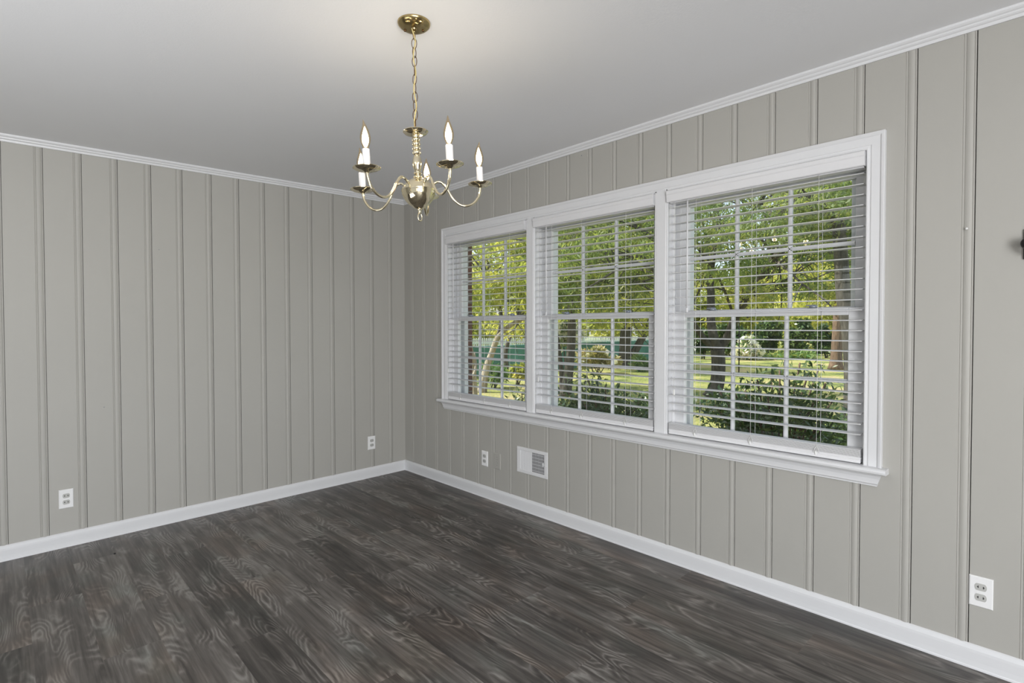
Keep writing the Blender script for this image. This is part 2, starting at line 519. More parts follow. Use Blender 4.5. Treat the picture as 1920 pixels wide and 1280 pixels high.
o = struct(cr.build('trim_2', M_trim)); o['label'] = 'white crown moulding along the left wall'

# ------------------------------------------------------------------ window casing, stool, apron
ZB, ZT = .705, 2.031
YLc, YRc = -.660, -3.600
KP = [(0, .0), (0, .012), (.003, .0145), (.008, .0145), (.010, .0125), (.016, .0125), (.019, .0155), (.050, .0165), (.053, .0195), (.058, .0225), (.066, .0235), (.0675, .022), (.068, .0)]
ca = MB()
rows = []
for (y, z, dy, dz) in ((YLc, ZB, 1, 0), (YLc, ZT, 1, 1), (YRc, ZT, -1, 1), (YRc, ZB, -1, 0)):
    rows.append([(-d, y+dy*w, z+dz*w) for w, d in KP])
ca.sweep(rows)
o = struct(recalc(ca.build('trim_3', M_trim, sharp=30))); o['label'] = 'white casing around the three windows'
OPEN = [(-.660, -1.577), (-1.657, -2.590), (-2.670, -3.600)]
mu = MB()
for ya, yb in ((-1.577, -1.657), (-2.590, -2.670)):
    pr2 = [(0, 0), (0, .012), (.002, .0145), (.010, .0145), (.012, .0165), (.068, .0165), (.070, .0145), (.078, .0145), (.080, .012), (.080, 0)]
    mu.sweep([[(-d, ya-w, ZB) for w, d in pr2], [(-d, ya-w, ZT+.012) for w, d in pr2]], caps=True)
    mu.box(.001, .15, yb+.001, ya-.001, ZB, ZT+.03)
struct(mu.build('trim_4', M_trim))['label'] = 'white mullion boards between the windows'
st = MB()
SP = [(.13, ZB-.024), (-.050, ZB-.024), (-.056, ZB-.020), (-.058, ZB-.012), (-.056, ZB-.004), (-.050, ZB), (.13, ZB)]
st.sweep([[(x, -.566, z) for x, z in SP], [(x, -3.690, z) for x, z in SP]], closed=True, caps=True)
struct(recalc(st.build('trim_5', M_trim)))['label'] = 'white window stool below the three windows'
ap = MB()
AP = [(0, .681, 0), (-.026, .681, 0), (-.026, .674, 0), (-.021, .668, .001), (-.0165, .655, .006), (-.0150, .640, .012), (-.0150, .634, .014), (-.010, .628, .016), (-.009, .622, .018), (0, .622, .018)]
ap.sweep([[(x, -.590-i, z) for x, z, i in AP], [(x, -3.668+i, z) for x, z, i in AP]], closed=True, caps=True)
struct(recalc(ap.build('trim_6', M_trim)))['label'] = 'white apron moulding under the window stool'

# ------------------------------------------------------------------ windows
for wi, (yl, yr) in enumerate(OPEN):
    root = empty('window_%d' % (wi+1), (.06, (yl+yr)/2, ZB), kind='structure')
    root['label'] = ['window nearest the room corner', 'middle window of the three', 'window nearest the camera'][wi]
    def part(mb, name, mt, par=root, sharp=None):
        o_ = recalc(mb.build(name, mt, sharp=sharp)); return under(o_, par)
    fr = MB()
    # jamb boards, head, sill
    fr.box(-.002, .155, yl-.0, yl+.02, ZB, ZT+.0); fr.box(-.002, .155, yr-.02, yr, ZB, ZT)
    fr.box(-.002, .155, yl, yr, ZT-.020, ZT+.02)
    fr.box(.045, .155, yl, yr, ZB-.02, ZB+.012)
    # stops and tracks
    for s_, y in ((-1, yl), (1, yr)):
        fr.bbox(.036, .048, y, y+s_*.014, ZB, ZT-.02, .0015)
        fr.bbox(.072, .084, y, y+s_*.030, ZB, ZT-.02, .0015)
        fr.bbox(.112, .150, y, y+s_*(.070 if s_ < 0 else .085), ZB, ZT-.02, .002)
    fr.bbox(.112, .150, yl-.06, yr+.06, ZT-.075, ZT-.02, .002)
    part(fr, 'window_frame', M_trim)
    gl, gr_ = yl-.075, yr+.079
    def sash(name, xc, z0, z1, bot, top, gz0, gz1, gl, gr):
        s_ = MB(); a, b = yl-.012, yr+.012; x0, x1 = xc-.016, xc+.016
        s_.bbox(x0, x1, a, gl+.004, z0, z1, .002); s_.bbox(x0, x1, gr-.004, b, z0, z1, .002)
        s_.bbox(x0, x1, gl+.004, gr-.004, gz1-.004, z1, .002); s_.bbox(x0, x1, gl+.004, gr-.004, z0, gz0+.004, .002)
        # glazing bevel
        for (p0, p1, q0, q1) in (((gl+.006, gz0), (gl+.006, gz1), (gl, gz0), (gl, gz1)), ((gr-.006, gz0), (gr-.006, gz1), (gr, gz0), (gr, gz1))):
            s_.add([(x0+.001, p0[0], p0[1]), (x0+.001, p1[0], p1[1]), (xc-.002, q1[0], q1[1]), (xc-.002, q0[0], q0[1])], [(0, 1, 2, 3)])
        so = part(s_, name, M_trim)
        g = MB(); g.box(xc-.002, xc+.002, gl+.003, gr-.003, gz0-.003, gz1+.003)
        go = recalc(g.build('glass_pane', M_glass)); under(go, so)
        mn = MB(); w = .009
        def bar(y0_, y1_, zz0, zz1, vert):
            # small moulded bar: raised centre
            for x_, ww in ((xc-.010, .45), (xc-.006, 1.0)):
                if vert: mn.bbox(x_, xc-.0022, (y0_+y1_)/2-w*ww, (y0_+y1_)/2+w*ww, zz0, zz1, .0008)
                else: mn.bbox(x_, xc-.0022, y0_, y1_, (zz0+zz1)/2-w*ww, (zz0+zz1)/2+w*ww, .0008)
            if vert: mn.box(xc+.0022, xc+.008, (y0_+y1_)/2-w, (y0_+y1_)/2+w, zz0, zz1)
            else: mn.box(xc+.0022, xc+.008, y0_, y1_, (zz0+zz1)/2-w, (zz0+zz1)/2+w)
        ga, gb = yl-.075, yr+.079
        for f in (1/3, 2/3):
            y = ga+(gb-ga)*f; bar(y, y, gz0, gz1, True)
        bar(gl, gr, (gz0+gz1)/2, (gz0+gz1)/2, False)
        under(recalc(mn.build('muntin_grille', M_trim)), so)
        return so
    lo = sash('lower_sash', .060, ZB+.012, 1.376, 0, 0, .753, 1.347, gl, gr_)
    up = sash('upper_sash', .098, 1.350, ZT-.02, 0, 0, 1.378, 1.9485, gl, gr_-.014)
    # a finger rail lip on the meeting rail and two cam locks
    lk = MB(); 
    for f in (.24, .76):
        yc = yl+(yr-yl)*f; lkm = MB()
        lkm.bbox(.048, .074, yc-.020, yc+.020, 1.3755, 1.379, .001)
        lkm.lathe([(.0, .0), (.017, .0), (.016, .009), (.010, .014), (0, .015)], 16, Matrix.Translation((.062, yc, 1.379)))
        lkm.bbox(.042, .060, yc-.004, yc+.026, 1.386, 1.392, .001)
        under(recalc(lkm.build('sash_lock', M_lock)), lo)

# ------------------------------------------------------------------ blinds
BLAB = ['white horizontal blind on the window nearest the room corner', 'white horizontal blind on the middle of the three windows',
        'white horizontal blind on the window nearest the camera, the largest']
CORDS = [(-.835, -1.13, -1.41), (-1.80, -2.067, -2.398), (-2.836, -3.126, -3.420)]
CORDS[1] = (-1.815, -2.067, -2.398)
WAND = [-.80, -1.735, -2.815]
WPX = [(849.5, 470), (1024, 440), (1289, 385)]
for wi, (yl, yr) in enumerate(OPEN):
    a, b = yl-.010, yr+.010
    root = empty('window_blind', (.013, (yl+yr)/2, .708), BLAB[wi], 'blind', 'horizontal blinds in the three windows')
    def part(mb, name, mt, par=root, sharp=None):
        o_ = recalc(mb.build(name, mt, sharp=sharp)); return under(o_, par)
    hr = MB()
    hr.bbox(-.010, .040, a, b, 1.962, 2.008, .0015)
    part(hr, 'headrail', M_blind)
    va = MB()
    vp = [(-.026, 1.966), (-.029, 1.970), (-.030, 2.004), (-.033, 2.009), (-.034, 2.024), (-.030, 2.028), (-.022, 2.028), (-.022, 1.966)]
    va.sweep([[(x, yl-.001, z) for x, z in vp], [(x, yr+.003, z) for x, z in vp]], closed=True, caps=True)
    for ye, yo in ((yl-.001, yl-.005), (yr+.003, yr+.007)):
        va.box(-.024, -.004, ye, yo, 1.966, 2.028)
    part(va, 'valance', M_blind)
    sl = MB()
    zz = [1.940-.0443*k for k in range(27)]
    zz = [z for z in zz if z > .79]
    def slat(z, j=0, tilt=.0):
        rows = []
        xs = [-.0125+.0505*i/6 for i in range(7)]
        topc = [(x, z+.0022*(1-((x-.0128)/.0253)**2)+tilt*(x-.0128)) for x in xs]
        sec = topc + [(x, zz_-.0026) for x, zz_ in topc[::-1]]
        sl.sweep([[(x, a, q) for x, q in sec], [(x, b, q) for x, q in sec]], closed=True, caps=True)
    for z in zz: slat(z, tilt=.02)
    for q in range(8): slat(.7365+.0042*q)
    part(sl, 'slats', M_slat)
    br = MB()
    br.bbox(-.0135, .039, a, b, .7085, .7245, .002); br.bbox(-.0125, .038, a+.001, b-.001, .7245, .7335, .001)
    bro = part(br, 'bottom_rail', M_blind)
    for yc in CORDS[wi]:
        lc = MB()
        for x in (-.0145, .0398): lc.tube([(x, yc, .728), (x, yc, 1.965)], .0009, 5)
        for z in zz: lc.tube([(-.0145, yc, z-.004), (.0398, yc, z-.003)], .0006, 4)
        lc.tube([(-.0148, yc, .76), (-.017, yc-.009, .745), (-.018, yc-.012, .730), (-.017, yc-.002, .742), (-.018, yc+.010, .728), (-.0165, yc+.006, .748), (-.0150, yc, .755)], .0014, 5)
        lc.tube([(-.0143, yc+.003, .735), (-.0143, yc+.003, .717)], .0035, 6)
        part(lc, 'ladder_cord', M_cord)
    # tilt wand hanging in front of the slats
    D = CR*(WPX[wi][0]-960)/FPX - CU*(WPX[wi][1]-640-SHY)/FPX + CF; tt = (-.019-CAM[0])/D[0]; yw = CAM[1]+D[1]*tt
    wd = MB(); wd.tube([(-.019, yw, 1.955), (-.019, yw, 1.375)], .0042, 6); wd.lathe([(0, 1.368), (.005, 1.369), (.0058, 1.378), (.0042, 1.392)], 8, Matrix.Translation((-.019, yw, 0)))
    wd.tube([(-.019, yw, 1.955), (-.017, yw, 1.972), (-.010, yw, 1.978)], .0015, 5)
    part(wd, 'tilt_wand', M_blind)
    lc = MB(); yk = yw+.075
    lc.tube([(-.0165, yk, 1.965), (-.0168, yk, .95)], .0010, 5); lc.lathe([(.001, .955), (.004, .950), (.006, .925), (0, .922)], 8, Matrix.Translation((-.0168, yk, 0)))
    part(lc, 'lift_cord', M_cord)


# ------------------------------------------------------------------ outlets, vent, hook
def outlet(name, label, pos, axis, group=None, old=True):
    """pos = centre on wall; axis 'x' -> plate on x=0 wall, 'y' -> plate on y=0 wall"""
    if axis == 'x': T = Matrix(((0, 0, -1, 0), (-1, 0, 0, 0), (0, 1, 0, 0), (0, 0, 0, 1)))   # local x-> -y, local y-> z, local z-> -x
    else: T = Matrix(((1, 0, 0, 0), (0, 0, -1, 0), (0, 1, 0, 0), (0, 0, 0, 1)))             # local x-> x, y-> z, z-> -y
    root = empty(name, pos, label, 'outlet', group)
    def fin(mb, nm, mt, par):
        o_ = recalc(mb.build(nm, mt, sharp=35)); o_.data.transform(T); o_.parent = par; return o_
    p = MB(); p.sweep([[(-.035, -.0572, 0), (.035, -.0572, 0), (.035, .0572, 0), (-.035, .0572, 0)],
                       [(-.035, -.0572, .003), (.035, -.0572, .003), (.035, .0572, .003), (-.035, .0572, .003)],
                       [(-.0315, -.0537, .0062), (.0315, -.0537, .0062), (.0315, .0537, .0062), (-.0315, .0537, .0062)]], closed=True, caps=True)
    fin(p, 'cover_plate', M_plate, root)
    for s_ in (1, -1):
        r_ = MB(); out = []
        for k_ in range(20):
            a_ = 2*PI*k_/20; cx = .0095 if math.cos(a_) > 0 else -.0095
            out.append((cx+.0078*math.cos(a_)*1.0, s_*.0195+.0135*math.sin(a_)))
        r_.sweep([[(x, y, .0055) for x, y in out], [(x, y, .0078) for x, y in out]], closed=True, caps=True)
        ro = fin(r_, 'receptacle', M_sock, root)
        q = MB()
        for xs_ in (-.0075, .0075):
            q.box(xs_-.0013, xs_+.0013, s_*.0195-.0045, s_*.0195+.0045, .0074, .0082)
            q.box(xs_-.0036 if xs_ < 0 else xs_, xs_ if xs_ < 0 else xs_+.0036, s_*.0195-.0013, s_*.0195+.0013, .0074, .0082)
        fin(q, 'slot', M_dark, ro)
    sc_ = MB(); sc_.lathe([(0, .0072), (.0028, .0070), (.0032, .006)], 10); fin(sc_, 'screw', M_plate, root)
    return root


outlet('wall_outlet', 'white duplex outlet on the left wall, near the left edge of the view', (-2.391, 0, .2535), 'y', 'white duplex outlets')
outlet('wall_outlet', 'white duplex outlet on the left wall beside the room corner', (-.340, 0, .2935), 'y', 'white duplex outlets')
outlet('wall_outlet', 'white duplex outlet under the corner window, left of the blank grey plate', (0, -1.117, .296), 'x', 'white duplex outlets')
outlet('wall_outlet', 'largest white duplex outlet, right of the windows near the right edge', (0, -3.985, .2945), 'x', 'white duplex outlets')
# painted jack plate
T = Matrix(((0, 0, -1, 0), (-1, 0, 0, 0), (0, 1, 0, 0), (0, 0, 0, 1)))
jk = empty('jack_plate', (0, -1.261, .3005), 'wall-coloured jack plate between the small outlet and the vent', 'jack plate')
p = MB(); p.sweep([[(-.035, -.058, 0), (.035, -.058, 0), (.035, .058, 0), (-.035, .058, 0)], [(-.034, -.057, .005), (.034, -.057, .005), (.034, .057, .005), (-.034, .057, .005)],
                   [(-.032, -.055, .0062), (.032, -.055, .0062), (.032, .055, .0062), (-.032, .055, .0062)]], closed=True, caps=True)
o = recalc(p.build('cover_plate', M_wall)); o.data.transform(T); o.parent = jk
p = MB()
for x, y in ((-.006, .012), (.006, .012), (-.005, -.004), (.005, -.012), (0, .030), (0, -.030)): p.lathe([(0, .0066), (.0018, .0066), (.0018, .005)], 8, Matrix.Translation((x, y, 0)))
o = recalc(p.build('socket_hole', M_dark)); o.data.transform(T); o.parent = jk

# vent register (local x to the right along -y, y up, z into the room)
vt = empty('vent_register', (0, -1.622, .3585), 'white metal wall vent register under the windows, right half open', 'vent')


def vfin(mb, nm, mt, par=None):
    o_ = recalc(mb.build(nm, mt)); o_.data.transform(T); o_.parent = par or vt; return o_


p = MB(); W2, H2 = .148, .0905
ox0, ox1, oy0, oy1 = -.112, .120, -.067, .068     # opening
p.bbox(-W2, W2, oy1, H2, .0, .007, .002); p.bbox(-W2, W2, -H2, oy0, .0, .007, .002)
p.bbox(-W2, ox0, oy0, oy1, .0, .007, .002); p.bbox(ox1, W2, oy0, oy1, .0, .007, .002)
vfin(p, 'register_frame', M_vent)
p = MB(); p.box(-.112, .001, oy0, oy1, .001, .0030)
vfin(p, 'damper_plate', M_vent)
p = MB(); p.box(.0, .120, oy0, oy1, .0012, .0020)
vfin(p, 'duct_opening', M_duct)
for i in range(30):
    x = -.108+i*.0078
    p = MB(); p.box(x-.0008, x+.0008, oy0, oy1, .0040, .0056); vfin(p, 'fin', M_vent)
p = MB()
for j in range(6): p.box(0, .120, oy0+.011+j*.0225-.0007, oy0+.011+j*.0225+.0007, .0022, .0040)
vfin(p, 'crossbar', M_vent)
p = MB(); p.bbox(.1085, .1135, -.012, .016, .006, .0145, .001); p.bbox(.101, .121, .000, .005, .006, .010, .001); vfin(p, 'lever', M_vent)
for sx in (-.136, .136):
    p = MB(); p.lathe([(0, .0092), (.003, .0088), (.0038, .007)], 10, Matrix.Translation((sx, -.004, 0))); vfin(p, 'screw', M_vent)

# black hook at the right edge
hk = empty('wall_hook', (0, -4.100, 1.585), 'black metal hook with a round knob, cut by the right picture edge', 'hook')
p = MB(); p.bbox(-.008, .0, -.015, .015, -.055, .053, .002); o = recalc(p.build('back_plate', M_black, hk))
p = MB(); p.lathe([(0, 0), (.006, 0), (.006, .020), (.016, .026), (.0215, .034), (.021, .042), (.014, .050), (0, .052)], 20, Matrix.Rotation(-PI/2, 4, 'Y') @ Matrix.Translation((-.002, 0, .004)))
o = recalc(p.build('knob', M_black, hk))
p = MB(); p.tube([(-.006, .0, -.02), (-.020, 0, -.034), (-.040, 0, -.034), (-.050, 0, -.022), (-.050, 0, -.012)], [.005, .005, .005, .005, .006], 8)
recalc(p.build('prong', M_black, hk))
# nails
for lab, pos, ax, mt in (('white pushpin in the wall right of the windows', (0, -3.928, 1.660), 'x', M_plate),
                     ('tiny nail in the wall above the middle window, under the crown moulding', tuple(CAM+(CR*(1091-960)/FPX-CU*(291.5-640-SHY)/FPX+CF)*(-CAM[0]/(CR*(1091-960)/FPX-CU*(291.5-640-SHY)/FPX+CF)[0])), 'x', M_lock),
                     ('tiny nail in the window wall left of the corner window', tuple(CAM+(CR*(793-960)/FPX-CU*(535-640-SHY)/FPX+CF)*(-CAM[0]/(CR*(793-960)/FPX-CU*(535-640-SHY)/FPX+CF)[0])), 'x', M_lock),
                     ('tiny nail in the left wall, highest of the three there, toward the left', tuple(CAM+(CR*(298-960)/FPX-CU*(468-640-SHY)/FPX+CF)*(-CAM[1]/(CR*(298-960)/FPX-CU*(468-640-SHY)/FPX+CF)[1])), 'y', M_lock),
                     ('tiny nail in the left wall below and left of the chandelier', tuple(CAM+(CR*(640-960)/FPX-CU*(493-640-SHY)/FPX+CF)*(-CAM[1]/(CR*(640-960)/FPX-CU*(493-640-SHY)/FPX+CF)[1])), 'y', M_lock),
                     ('tiny nail low in the left wall above the leftmost outlet', tuple(CAM+(CR*(195-960)/FPX-CU*(763-640-SHY)/FPX+CF)*(-CAM[1]/(CR*(195-960)/FPX-CU*(763-640-SHY)/FPX+CF)[1])), 'y', M_lock)):
    p = MB(); p.lathe([(0, .006), (.0022, .0055), (.0026, .004), (.0012, .003), (.0010, -.004)] if mt is not M_plate else [(0, .012), (.004, .0115), (.0045, .0095), (.002, .008), (.003, .002), (.001, 0), (.001, -.006)], 10)
    rot = Matrix.Rotation(-PI/2, 4, 'Y') if ax == 'x' else Matrix.Rotation(PI/2, 4, 'X')
    p.v = [tuple(rot @ Vector(v)) for v in p.v]
    o = recalc(p.build('pushpin' if mt is M_plate else 'wall_nail', mt)); o.location = pos; tag(o, lab, 'pushpin' if mt is M_plate else 'nail')
# dark speck on the floor
D = CR*(215-960)/FPX - CU*(1038-640-SHY)/FPX + CF; q = CAM + D*((-CAM[2]+SL*CAM[0])/(D[2]-SL*D[0]))
p = MB(); p.lathe([(0, .006), (.004, .005), (.006, .002), (.0055, 0), (0, 0)], 9); o = recalc(p.build('floor_crumb', M_dark)); o.location = q
tag(o, 'small black crumb on the floor near the left baseboard', 'crumb')

# ------------------------------------------------------------------ chandelier
AX = Vector((-.034, .032, 1)).normalized(); E1 = Vector((0, 1, 0)).cross(AX).normalized(); E2 = AX.cross(E1)
RC = Vector((-1.538, -2.547, 1.822))
CB = Vector((-1.544, -2.533, H+SL*-1.544))
TM = Matrix(((E1.x, E2.x, AX.x, RC.x), (E1.y, E2.y, AX.y, RC.y), (E1.z, E2.z, AX.z, RC.z), (0, 0, 0, 1)))
ch = empty('chandelier', CB, 'polished brass five-arm chandelier hanging on a chain from the ceiling', 'chandelier')


def cpart(mb, name, mt, par=None, sharp=None, world=False, tm=None):
    o_ = recalc(mb.build(name, mt, sharp=sharp))
    o_.data.transform(Matrix.Translation(-CB) @ (Matrix.Identity(4) if world else (tm or TM)))
    o_.parent = par or ch; return o_


cn = MB(); cn.lathe([(0, -.026), (.010, -.0262), (.012, -.022), (.030, -.0215), (.044, -.019), (.054, -.0125), (.0585, -.008), (.060, -.003), (.060, .002), (.0, .002)], 48, Matrix.Translation(CB))
cnp = cpart(cn, 'canopy', M_brassdk, world=True, sharp=50)
for dx, dy in ((-.018, .032), (.031, -.013)):
    s_ = MB(); s_.lathe([(0, -.0275), (.004, -.027), (.0046, -.024), (.0046, -.018)], 10, Matrix.Translation(CB+Vector((dx, dy, .002)))); cpart(s_, 'canopy_screw', M_chain, cnp, world=True)
# chain
top = CB+Vector((.0, 0, -.026)); bot = TM @ Vector((0, 0, .200))
lp = MB(); lp.tube([top+Vector((0, 0, .004)), top+Vector((0, 0, -.012))], .004, 8); cpart(lp, 'chain_holder', M_brassdk, world=True)
NL = 11; dirn = (bot-top)
chn = None
for i in range(NL):
    c_ = top + dirn*((i+.5)/NL); hl = dirn.length/NL/2+.0032; rw = .0092
    ang = (i % 2)*PI/2 + .55 + .35*math.sin(i*2.1)
    w_ = Vector((math.cos(ang), math.sin(ang), 0)); d_ = dirn.normalized(); pts = []
    for q in range(17):
        a_ = 2*PI*q/16; pts.append(c_ + w_*rw*math.cos(a_) + d_*hl*math.sin(a_)*(1.0))
    l_ = MB(); l_.tube(pts, .0014, 6, caps=False)
    cpart(l_, 'chain_link', M_chain, world=True)
cw = MB(); pts = []
for i in range(34):
    f = i/33; p_ = (top+dirn*f) + Vector((-.0035+.004*math.sin(f*19), -.006+.004*math.cos(f*19), 0))
    if f < .12: p_ += Vector((-.010, -.004, 0))*(1-f/.12)
    pts.append(p_)
pts[-1] = bot+Vector((0, 0, -.01))
cw.tube(pts, .0024, 6); cpart(cw, 'lamp_cord', M_goldcord, world=True)
# column
cl = MB()
prof = [(0, .206), (.003, .206), (.0035, .196), (.006, .192), (.0065, .184), (.010, .182), (.012, .170)]
for zc in (.1585, .1425, .1265, .1110):
    prof += [(.0105, zc+.0078), (.0145, zc+.0055), (.0160, zc), (.0145, zc-.0055), (.0105, zc-.0078)]
prof += [(.0090, .101), (.0125, .097), (.0165, .086), (.0178, .072), (.0165, .058), (.0120, .045), (.0095, .040), (.0145, .037), (.0150, .033), (.0105, .030), (.0115, .026), (.0165, .023), (.0165, .018), (.012, .015), (.014, .008)]
cl.lathe(prof, 32); cpart(cl, 'column', M_brass, sharp=50)
ds = MB(); ds.lathe([(.006, .183), (.020, .182), (.036, .185), (.0455, .189), (.0465, .187), (.040, .180), (.026, .1755), (.012, .174), (.006, .175)], 40); cpart(ds, 'top_bobeche', M_brass, sharp=60)
bw = MB()
bw.lathe([(.010, .016), (.024, .0135), (.040, .006), (.052, -.006), (.0595, -.018), (.0615, -.026), (.0632, -.0275), (.0632, -.030), (.0618, -.032), (.0615, -.040), (.0570, -.052), (.0500, -.065), (.0400, -.076), (.0300, -.0835), (.0270, -.0850), (.0255, -.088), (.0190, -.0925), (.0110, -.0955), (0, -.0965)], 48)
bwo = cpart(bw, 'bowl', M_brass, sharp=40)
fn = MB(); fn.lathe([(0, -.095), (.010, -.0955), (.0105, -.098), (.006, -.101), (.0055, -.103), (.0078, -.106), (.0050, -.109), (.004, -.112)], 20)
fn.tube([Vector((.0085*math.cos(a_), 0, -.1255+.0145*math.sin(a_))) for a_ in [2*PI*q/20 for q in range(21)]], .0024, 8, caps=False)
cpart(fn, 'finial', M_brass)
PH = -.438
def bezier(P, n=12):
    # Catmull-Rom through P
    out = []
    Q = [2*P[0]-P[1]] + P + [2*P[-1]-P[-2]]
    for i in range(1, len(Q)-2):
        for k_ in range(n):
            t_ = k_/n; a, b, c, d = Q[i-1], Q[i], Q[i+1], Q[i+2]
            out.append(.5*((2*b)+(-a+c)*t_+(2*a-5*b+4*c-d)*t_*t_+(-a+3*b-3*c+d)*t_**3))
    out.append(Q[-2]); return out


for k in range(5):
    ang = PH - k*2*PI/5
    TA = TM @ Matrix.Rotation(ang, 4, 'Z')
    ar = MB()
    P = [Vector((r_, 0, h_)) for r_, h_ in ((.044, -.022), (.054, -.006), (.070, .006), (.088, .004), (.106, -.018), (.125, -.050), (.150, -.074), (.178, -.080), (.205, -.070), (.226, -.046), (.235, -.020), (.236, -.002))]
    ar.tube(bezier(P, 6), .0047, 12)
    ao = cpart(ar, 'arm', M_brass, tm=TA)
    dp = MB(); dp.lathe([(.004, -.010), (.009, -.0095), (.012, -.006), (.024, -.0045), (.038, .000), (.0448, .0055), (.0458, .0045), (.0462, .0065), (.0440, .0078), (.036, .003), (.022, -.0005), (.013, .000), (.0128, .004), (.0, .004)], 40, Matrix.Translation((.236, 0, 0)))
    cpart(dp, 'drip_pan', M_brass, ao, tm=TA, sharp=50)
    sv = MB(); sv.lathe([(.0124, .001), (.0124, .0675), (.0112, .0685), (.0095, .068), (.0095, .06)], 24, Matrix.Translation((.236, 0, 0)))
    cpart(sv, 'candle_sleeve', M_sleeve, ao, tm=TA, sharp=40)
    bp = [(.0085, .064), (.0088, .071), (.0105, .077), (.0145, .086), (.0172, .097), (.0176, .106), (.0160, .118), (.0125, .130), (.0085, .141), (.0050, .150), (.0030, .157), (.0016, .163), (0, .1655)]
    bl = MB(); rows = []
    bend = rnd.uniform(-.5, .5)+ang*0
    for r_, h_ in bp:
        o2 = max(0, h_-.135)**1.5*.9; rows.append([Vector((.236+r_*math.cos(2*PI*q/20)+o2*math.cos(bend), r_*math.sin(2*PI*q/20)+o2*math.sin(bend), h_)) for q in range(20)])
    bl.sweep(rows, True, True)
    bo = cpart(bl, 'light_bulb', M_bulb, tm=TA)
    fi = MB(); fi.lathe([(.0, .074), (.0055, .078), (.0095, .088), (.0115, .099), (.0105, .111), (.0068, .125), (.0028, .138), (0, .144)], 14, Matrix.Translation((.236, 0, 0)))
    cpart(fi, 'filament', M_fil, bo, tm=TA)
    ld = bpy.data.lights.new('bulb_light', 'POINT'); ld.energy = 2.5; ld.color = (1, .98, .95); ld.shadow_soft_size = .0150
    lo_ = bpy.data.objects.new('bulb_light', ld); C.objects.link(lo_); lo_.location = TA @ Vector((.236, 0, .106))

# ------------------------------------------------------------------ outdoors
G = -.5


def put(px, py, d=None):
    return Vector(at(px, py, d))


def base(px, d):
    v = at(px, 614, d); return Vector((v[0], v[1], G))


nr = np.random.RandomState(5)


def leaves(name, centers, radii, n, size, mt, parent=None, aspect=.32, droop=.3, shell=0, tint=(0, 1), flat=False):
    """one mesh of many bent leaf blades scattered in ellipsoid clumps"""
    centers = np.array([tuple(c) for c in centers], float); radii = np.array(radii, float)
    if radii.ndim == 1: radii = np.repeat(radii[:, None], 3, 1) if len(radii) == len(centers) else np.tile(radii, (len(centers), 1))
    vol = radii.prod(1)**.8; pk = nr.choice(len(centers), n, p=vol/vol.sum())
    u = nr.normal(size=(n, 3)); u /= np.linalg.norm(u, axis=1)[:, None]
    rr = nr.rand(n)**(1/3.0) if not shell else (1-shell*nr.rand(n))
    c = centers[pk] + u*rr[:, None]*radii[pk]
    c[:, 2] = np.maximum(c[:, 2], G+.03)
    d = nr.normal(size=(n, 3)); d[:, 2] -= droop*1.5; d /= np.linalg.norm(d, axis=1)[:, None]
    w = np.cross(d, nr.normal(size=(n, 3))); w /= np.linalg.norm(w, axis=1)[:, None]
    nn = np.cross(d, w)
    s = size*(.65+.7*nr.rand(n))[:, None]
    V = np.empty((n, 4, 3))
    V[:, 0] = c; V[:, 1] = c+d*s*.5+w*s*aspect*.5+nn*s*.06; V[:, 2] = c+d*s; V[:, 3] = c+d*s*.5-w*s*aspect*.5+nn*s*.06
    me = bpy.data.meshes.new(name); me.vertices.add(n*4); me.vertices.foreach_set('co', V.reshape(-1))
    me.loops.add(n*4); me.loops.foreach_set('vertex_index', np.arange(n*4)); me.polygons.add(n)
    me.polygons.foreach_set('loop_start', np.arange(n)*4); me.polygons.foreach_set('loop_total', np.full(n, 4)); me.update()
    a = me.attributes.new('tint', 'FLOAT', 'FACE'); cl_ = nr.rand(len(centers))
    tv = tint[0]+(tint[1]-tint[0])*np.clip(.55*cl_[pk]+.6*nr.rand(n)-.05, 0, 1)
    a.data.foreach_set('value', tv.astype(np.float32)); me.materials.append(mt)
    o_ = bpy.data.objects.new(name, me); C.objects.link(o_)
    if parent: under(o_, parent)
    return o_


def limb(mb, pts, r0, r1, seg=9, wob=.0):
    pts = [Vector(p) for p in pts]; P = bezier(pts, 5); n_ = len(P)
    P = [p+Vector((nr.uniform(-1, 1), nr.uniform(-1, 1), nr.uniform(-1, 1)))*wob for p in P]
    mb.tube(P, [r0+(r1-r0)*(i/(n_-1))**.8 for i in range(n_)], seg)


def trunk_part(root, pts, r0, r1, mt, flare=True, name='trunk', seg=12, wob=.01):
    mb = MB(); pts = [Vector(p) for p in pts]; P = bezier(pts, 6); n_ = len(P); R = []
    for i in range(n_):
        f = i/(n_-1); r = r0+(r1-r0)*f
        if flare: r *= 1+.55*math.exp(-f*n_*.55)
        R.append(r)
    mb.tube(P, R, seg); o_ = mb.build(name, mt); under(o_, root); return o_


def twigs(root, starts, n, length, r, mt, name='branches', updown=.3):
    mb = MB()
    for s0, dirv in starts:
        for _ in range(n):
            p = Vector(s0); d_ = (Vector(dirv).normalized()+Vector(nr.normal(size=3))*.55).normalized(); P = [p.copy()]
            for q in range(5):
                p = p+d_*length/5; d_ = (d_+Vector(nr.normal(size=3))*.22+Vector((0, 0, -.04*updown))).normalized(); P.append(p.copy())
            mb.tube(P, [r*(1-.85*i/5) for i in range(6)], 5)
            for _2 in range(3):
                k_ = nr.randint(1, 5); p2 = P[k_].copy(); d2 = (d_+Vector(nr.normal(size=3))*.8).normalized(); P2 = [p2.copy()]
                for q in range(4): p2 = p2+d2*length/9; d2 = (d2+Vector(nr.normal(size=3))*.25+Vector((0, 0, -.06))).normalized(); P2.append(p2.copy())
                mb.tube(P2, [r*.45*(1-.8*i/4) for i in range(5)], 4)
    o_ = mb.build(name, mt); under(o_, root); return o_


